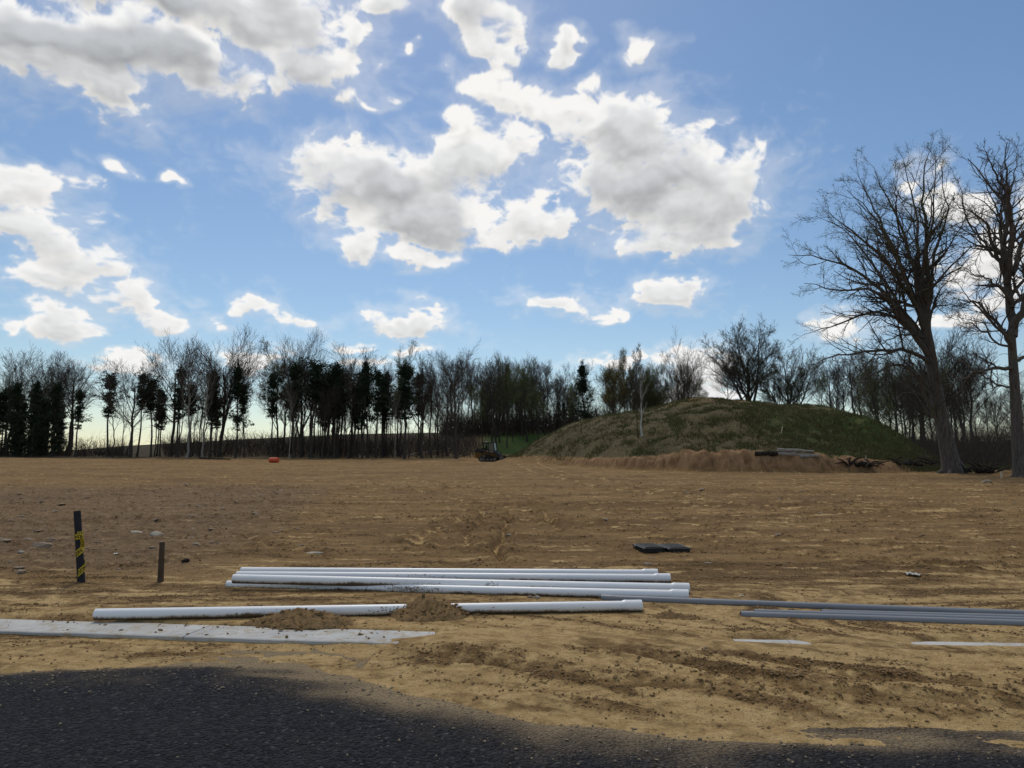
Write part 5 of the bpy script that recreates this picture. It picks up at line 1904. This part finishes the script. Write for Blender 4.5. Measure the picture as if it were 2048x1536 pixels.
log('black charred log at the left end of the log pile on the heap', (1511, 911), (1556, 912), 0, .17, .16, LOGDARK, 1)
log('long pale grey log in front of the log pile on the heap', (1550, 913), (1637, 917), .02, .15, .10, LOGGREY, 2, True)
log('upper pale log lying behind on the pile, slanting down right', (1556, 907), (1628, 914), .14, .13, .09, LOGGREY, 3)
log('short grey log leaning on the right end of the pile', (1600, 915), (1634, 918), .0, .11, .09, LOGGREY, 4)


def brush_heap(label, px, py, wpx, seed):
    p = on_ground(px, py)
    w_ = wpx / FPX * p.y / 2
    root = thing('brush_heap', label, 'brush heap', (p.x, p.y, p.z), 0, 'dark root and branch debris on the verge')
    rng = random.Random(seed)
    mb = MB()
    for k in range(26):
        a = Vector((rng.uniform(-w_, w_), rng.uniform(-.8, .8), rng.uniform(0, .25)))
        d = Vector((rng.uniform(-1, 1) * 1.4, rng.uniform(-.5, .5), rng.uniform(-.1, .5)))
        mb.tube([a, a + d * .5 + Vector((0, 0, .1)), a + d], [.07 * rng.uniform(.4, 1.3), .05, .02], 6)
    mb.build('branches', LOGDARK, root, smooth=True)
    mb = MB(); mb.tube([(-w_ * .4, 0, .05), (w_ * .1, .1, .22), (w_ * .7, 0, .05)], [.12, .2, .08], 9)
    mb.build('root_stump', LOGDARK, root, smooth=True)


brush_heap('dark tangle of roots and branches at the right end of the cut bank', 1722, 934, 60, 1)
brush_heap('low dark brush heap lying left of the great leaning trunk', 1815, 933, 90, 2)
brush_heap('scatter of dead branches on the verge between the two great trees', 1965, 948, 60, 3)


def fallen(label, p0, p1, r, mat_, seed, up=0.):
    a = on_ground(*p0); b = on_ground(*p1); b.z += up
    rng = random.Random(seed)
    mb = MB(); n = 7
    pts = [(b - a) * (i / n) + Vector((0, rng.uniform(-.1, .1), rng.uniform(-.05, .08) + r)) for i in range(n + 1)]
    mb.tube(pts, [r * (1 - .6 * i / n) for i in range(n + 1)], 8)
    for i in (2, 4, 5):
        mb.tube([pts[i], pts[i] + Vector((rng.uniform(-.6, .6), rng.uniform(-.3, .3), rng.uniform(.2, .9)))], [r * .4, r * .12], 5)
    tag(mb.build('fallen_trunk', mat_, None, tuple(a), smooth=True), label, 'fallen trunk', 'fallen trunks at the wood edge')


fallen('fallen trunk lying on the grass under the open cedar clump', (190, 909), (262, 913), .16, LOGDARK, 1)
fallen('fallen pole lying along the edge of the middle wood left of the loader', (800, 914), (905, 905), .10, LOGGREY, 2, .5)
fallen('thin fallen trunk beneath the pale leaning bare tree', (400, 918), (460, 921), .12, LOGDARK, 3)


# ------------------------------------------------------------------ compact track loader
def loader():
    p = on_ground(981, 924)
    root = thing('track_loader', 'muddy yellow and black tracked loader parked at the field edge facing right', 'loader', (p.x, p.y, p.z), R(-14))
    k = p.y / 1.0

    for sy in (-1, 1):
        y0, y1 = (sy * .95 - .22, sy * .95 + .22)
        mb = MB()
        mb.prism([(-.95, .10), (-.75, 0), (.75, 0), (1.0, .16), (1.0, .30), (.82, .42), (-.15, .74), (-.45, .76), (-.7, .60), (-1.02, .36), (-1.05, .22)], y0, y1)
        tr = mb.build('track', MRUBBER, root)
        mb = MB()
        for i in range(14):
            q = -.8 + i * .12
            mb.box((q, sy * .95, -.012), (.05, .42, .03))
        for i in range(8):
            mb.box((-.05 + i * .11, sy * .95, .735 - i * .0395), (.05, .42, .04), ry=.35)
        mb.build('tread_lug', MRUBBER, tr)
        mb = MB()
        for x, z, r in ((-.72, .26, .2), (.78, .24, .17), (-.4, .2, .12), (0, .2, .12), (.4, .2, .12), (-.42, .58, .14)):
            mb.tube([(x, sy * (.95 + .2), z), (x, sy * (.95 + .235), z)], r, 12)
        mb.build('road_wheel', MSTEEL, tr)
    mb = MB()
    mb.prism([(-1.35, .35), (1.0, .35), (1.05, .75), (.9, 1.05), (-.4, 1.12), (-1.2, 1.30), (-1.42, 1.2), (-1.45, .6)], -.72, .72)
    mb.build('body', MBLACK, root)
    mb = MB()
    mb.prism([(-1.52, .42), (-.78, .42), (-.78, .82), (-.95, .98), (-1.44, 1.0), (-1.54, .8)], -.86, .86)
    mb.build('rear_panel', MYELLOW, root)
    mb = MB(); mb.box((-1.50, 0, 1.12), (.12, 1.5, .34), bev=.03)
    for i in range(5):
        mb.box((-1.565, 0, 1.0 + i * .055), (.02, 1.2, .02))
    mb.build('engine_grille', MBLACK, root)
    # cab
    mb = MB()
    for sy in (-1, 1):
        mb.tube([(-.75, sy * .58, 1.1), (-.62, sy * .58, 2.0)], .055, 8)
        mb.tube([(.62, sy * .58, 1.0), (.48, sy * .58, 2.04)], .055, 8)
        mb.tube([(-.05, sy * .58, 1.1), (-.05, sy * .58, 2.03)], .045, 8)
        mb.tube([(-.62, sy * .58, 2.0), (.48, sy * .58, 2.04)], .055, 8)
    mb.box((-.08, 0, 2.07), (1.24, 1.3, .07), bev=.025)
    mb.box((-.7, 0, 1.25), (.08, 1.1, .5))
    cab = mb.build('cab_frame', MBLACK, root)
    for sy in (-1, 1):
        mb = MB(); mb.prism([(-.02, 1.12), (.58, 1.08), (.47, 2.0), (-.02, 2.0)], sy * .575 - .008, sy * .575 + .008)
        mb.build('side_window', GLASSDARK, cab)
    mb = MB(); mb.box((.53, 0, 1.55), (.015, 1.05, .9), ry=-.14); mb.build('windscreen', GLASSDARK, cab)
    mb = MB(); mb.box((-.25, 0, 1.2), (.5, .5, .14), bev=.04); mb.box((-.45, 0, 1.5), (.12, .48, .6), bev=.04); mb.build('seat', MBLACK, cab)
    mb = MB(); mb.box((-.62, .45, 2.14), (.12, .18, .06), bev=.02); mb.box((-.35, -.45, 2.14), (.24, .16, .06), bev=.02); mb.build('work_light', MGREY, cab)
    # arms
    for sy in (-1, 1):
        mb = MB()
        mb.prism([(-1.38, 1.20), (-1.22, 1.36), (-.5, 1.30), (.95, .98), (1.30, .55), (1.42, .25), (1.30, .2), (1.15, .5), (.82, .80), (-.5, 1.10), (-1.1, 1.08), (-1.3, .95)], sy * .80 - .07, sy * .80 + .07)
        arm = mb.build('lift_arm', MBLACK, root)
        mb = MB(); mb.prism([(-.55, 1.14), (.7, .89), (.72, .95), (-.55, 1.24)], sy * .873 - .004 , sy * .873 + .006); mb.build('arm_stripe', MYELLOW, arm)
        mb = MB()
        for q in (-.2, .12, .32):
            mb.prism([(q, 1.115 - (q + .2) * .2), (q + .16, 1.08 - (q + .2) * .2), (q + .16, 1.13 - (q + .2) * .2), (q, 1.16 - (q + .2) * .2)], sy * .884 - .003, sy * .884 + .004)
        mb.build('arm_decal', MGREY, arm)
        mb = MB(); mb.tube([(-1.2, sy * .66, .8), (-.2, sy * .66, .95), (.0, sy * .66, .98)], [.06, .06, .035], 8); mb.build('hydraulic_cylinder', MSTEEL, root)
        mb = MB(); mb.prism([(-.85, .42), (-.2, .80), (.95, .46), (1.05, .60), (.95, .72), (-.3, 1.0), (-.78, .9)], sy * .735 - .012, sy * .735 + .012); mb.build('side_plate', MYELLOW, root)
    mb = MB()
    prof = [(1.32, .05), (1.95, .02), (1.95, .05), (1.42, .09), (1.36, .22), (1.42, .55), (1.50, .70), (1.46, .72), (1.34, .58), (1.27, .22)]
    mb.prism(prof, -.98, .98)
    for sy in (-1, 1):
        mb.prism([(1.32, .05), (1.93, .03), (1.80, .22), (1.5, .66), (1.4, .60), (1.3, .22)], sy * .98 - .012, sy * .98 + .012)
    mb.box((1.36, 0, .4), (.1, 1.2, .4), bev=.02)
    bk = mb.build('bucket', MSTEEL, root)
    mb = MB()
    mb.tube([(-.5, -.62, 1.15), (-.9, -.7, 1.45), (-1.2, -.74, 1.3)], .025, 6); mb.tube([(.9, -.8, .95), (1.15, -.74, .75), (1.3, -.5, .6)], .022, 6); mb.tube([(.9, .8, .95), (1.15, .74, .75), (1.3, .5, .6)], .022, 6)
    mb.build('hydraulic_hose', MRUBBER, root)
    root.scale = (.98,) * 3


loader()
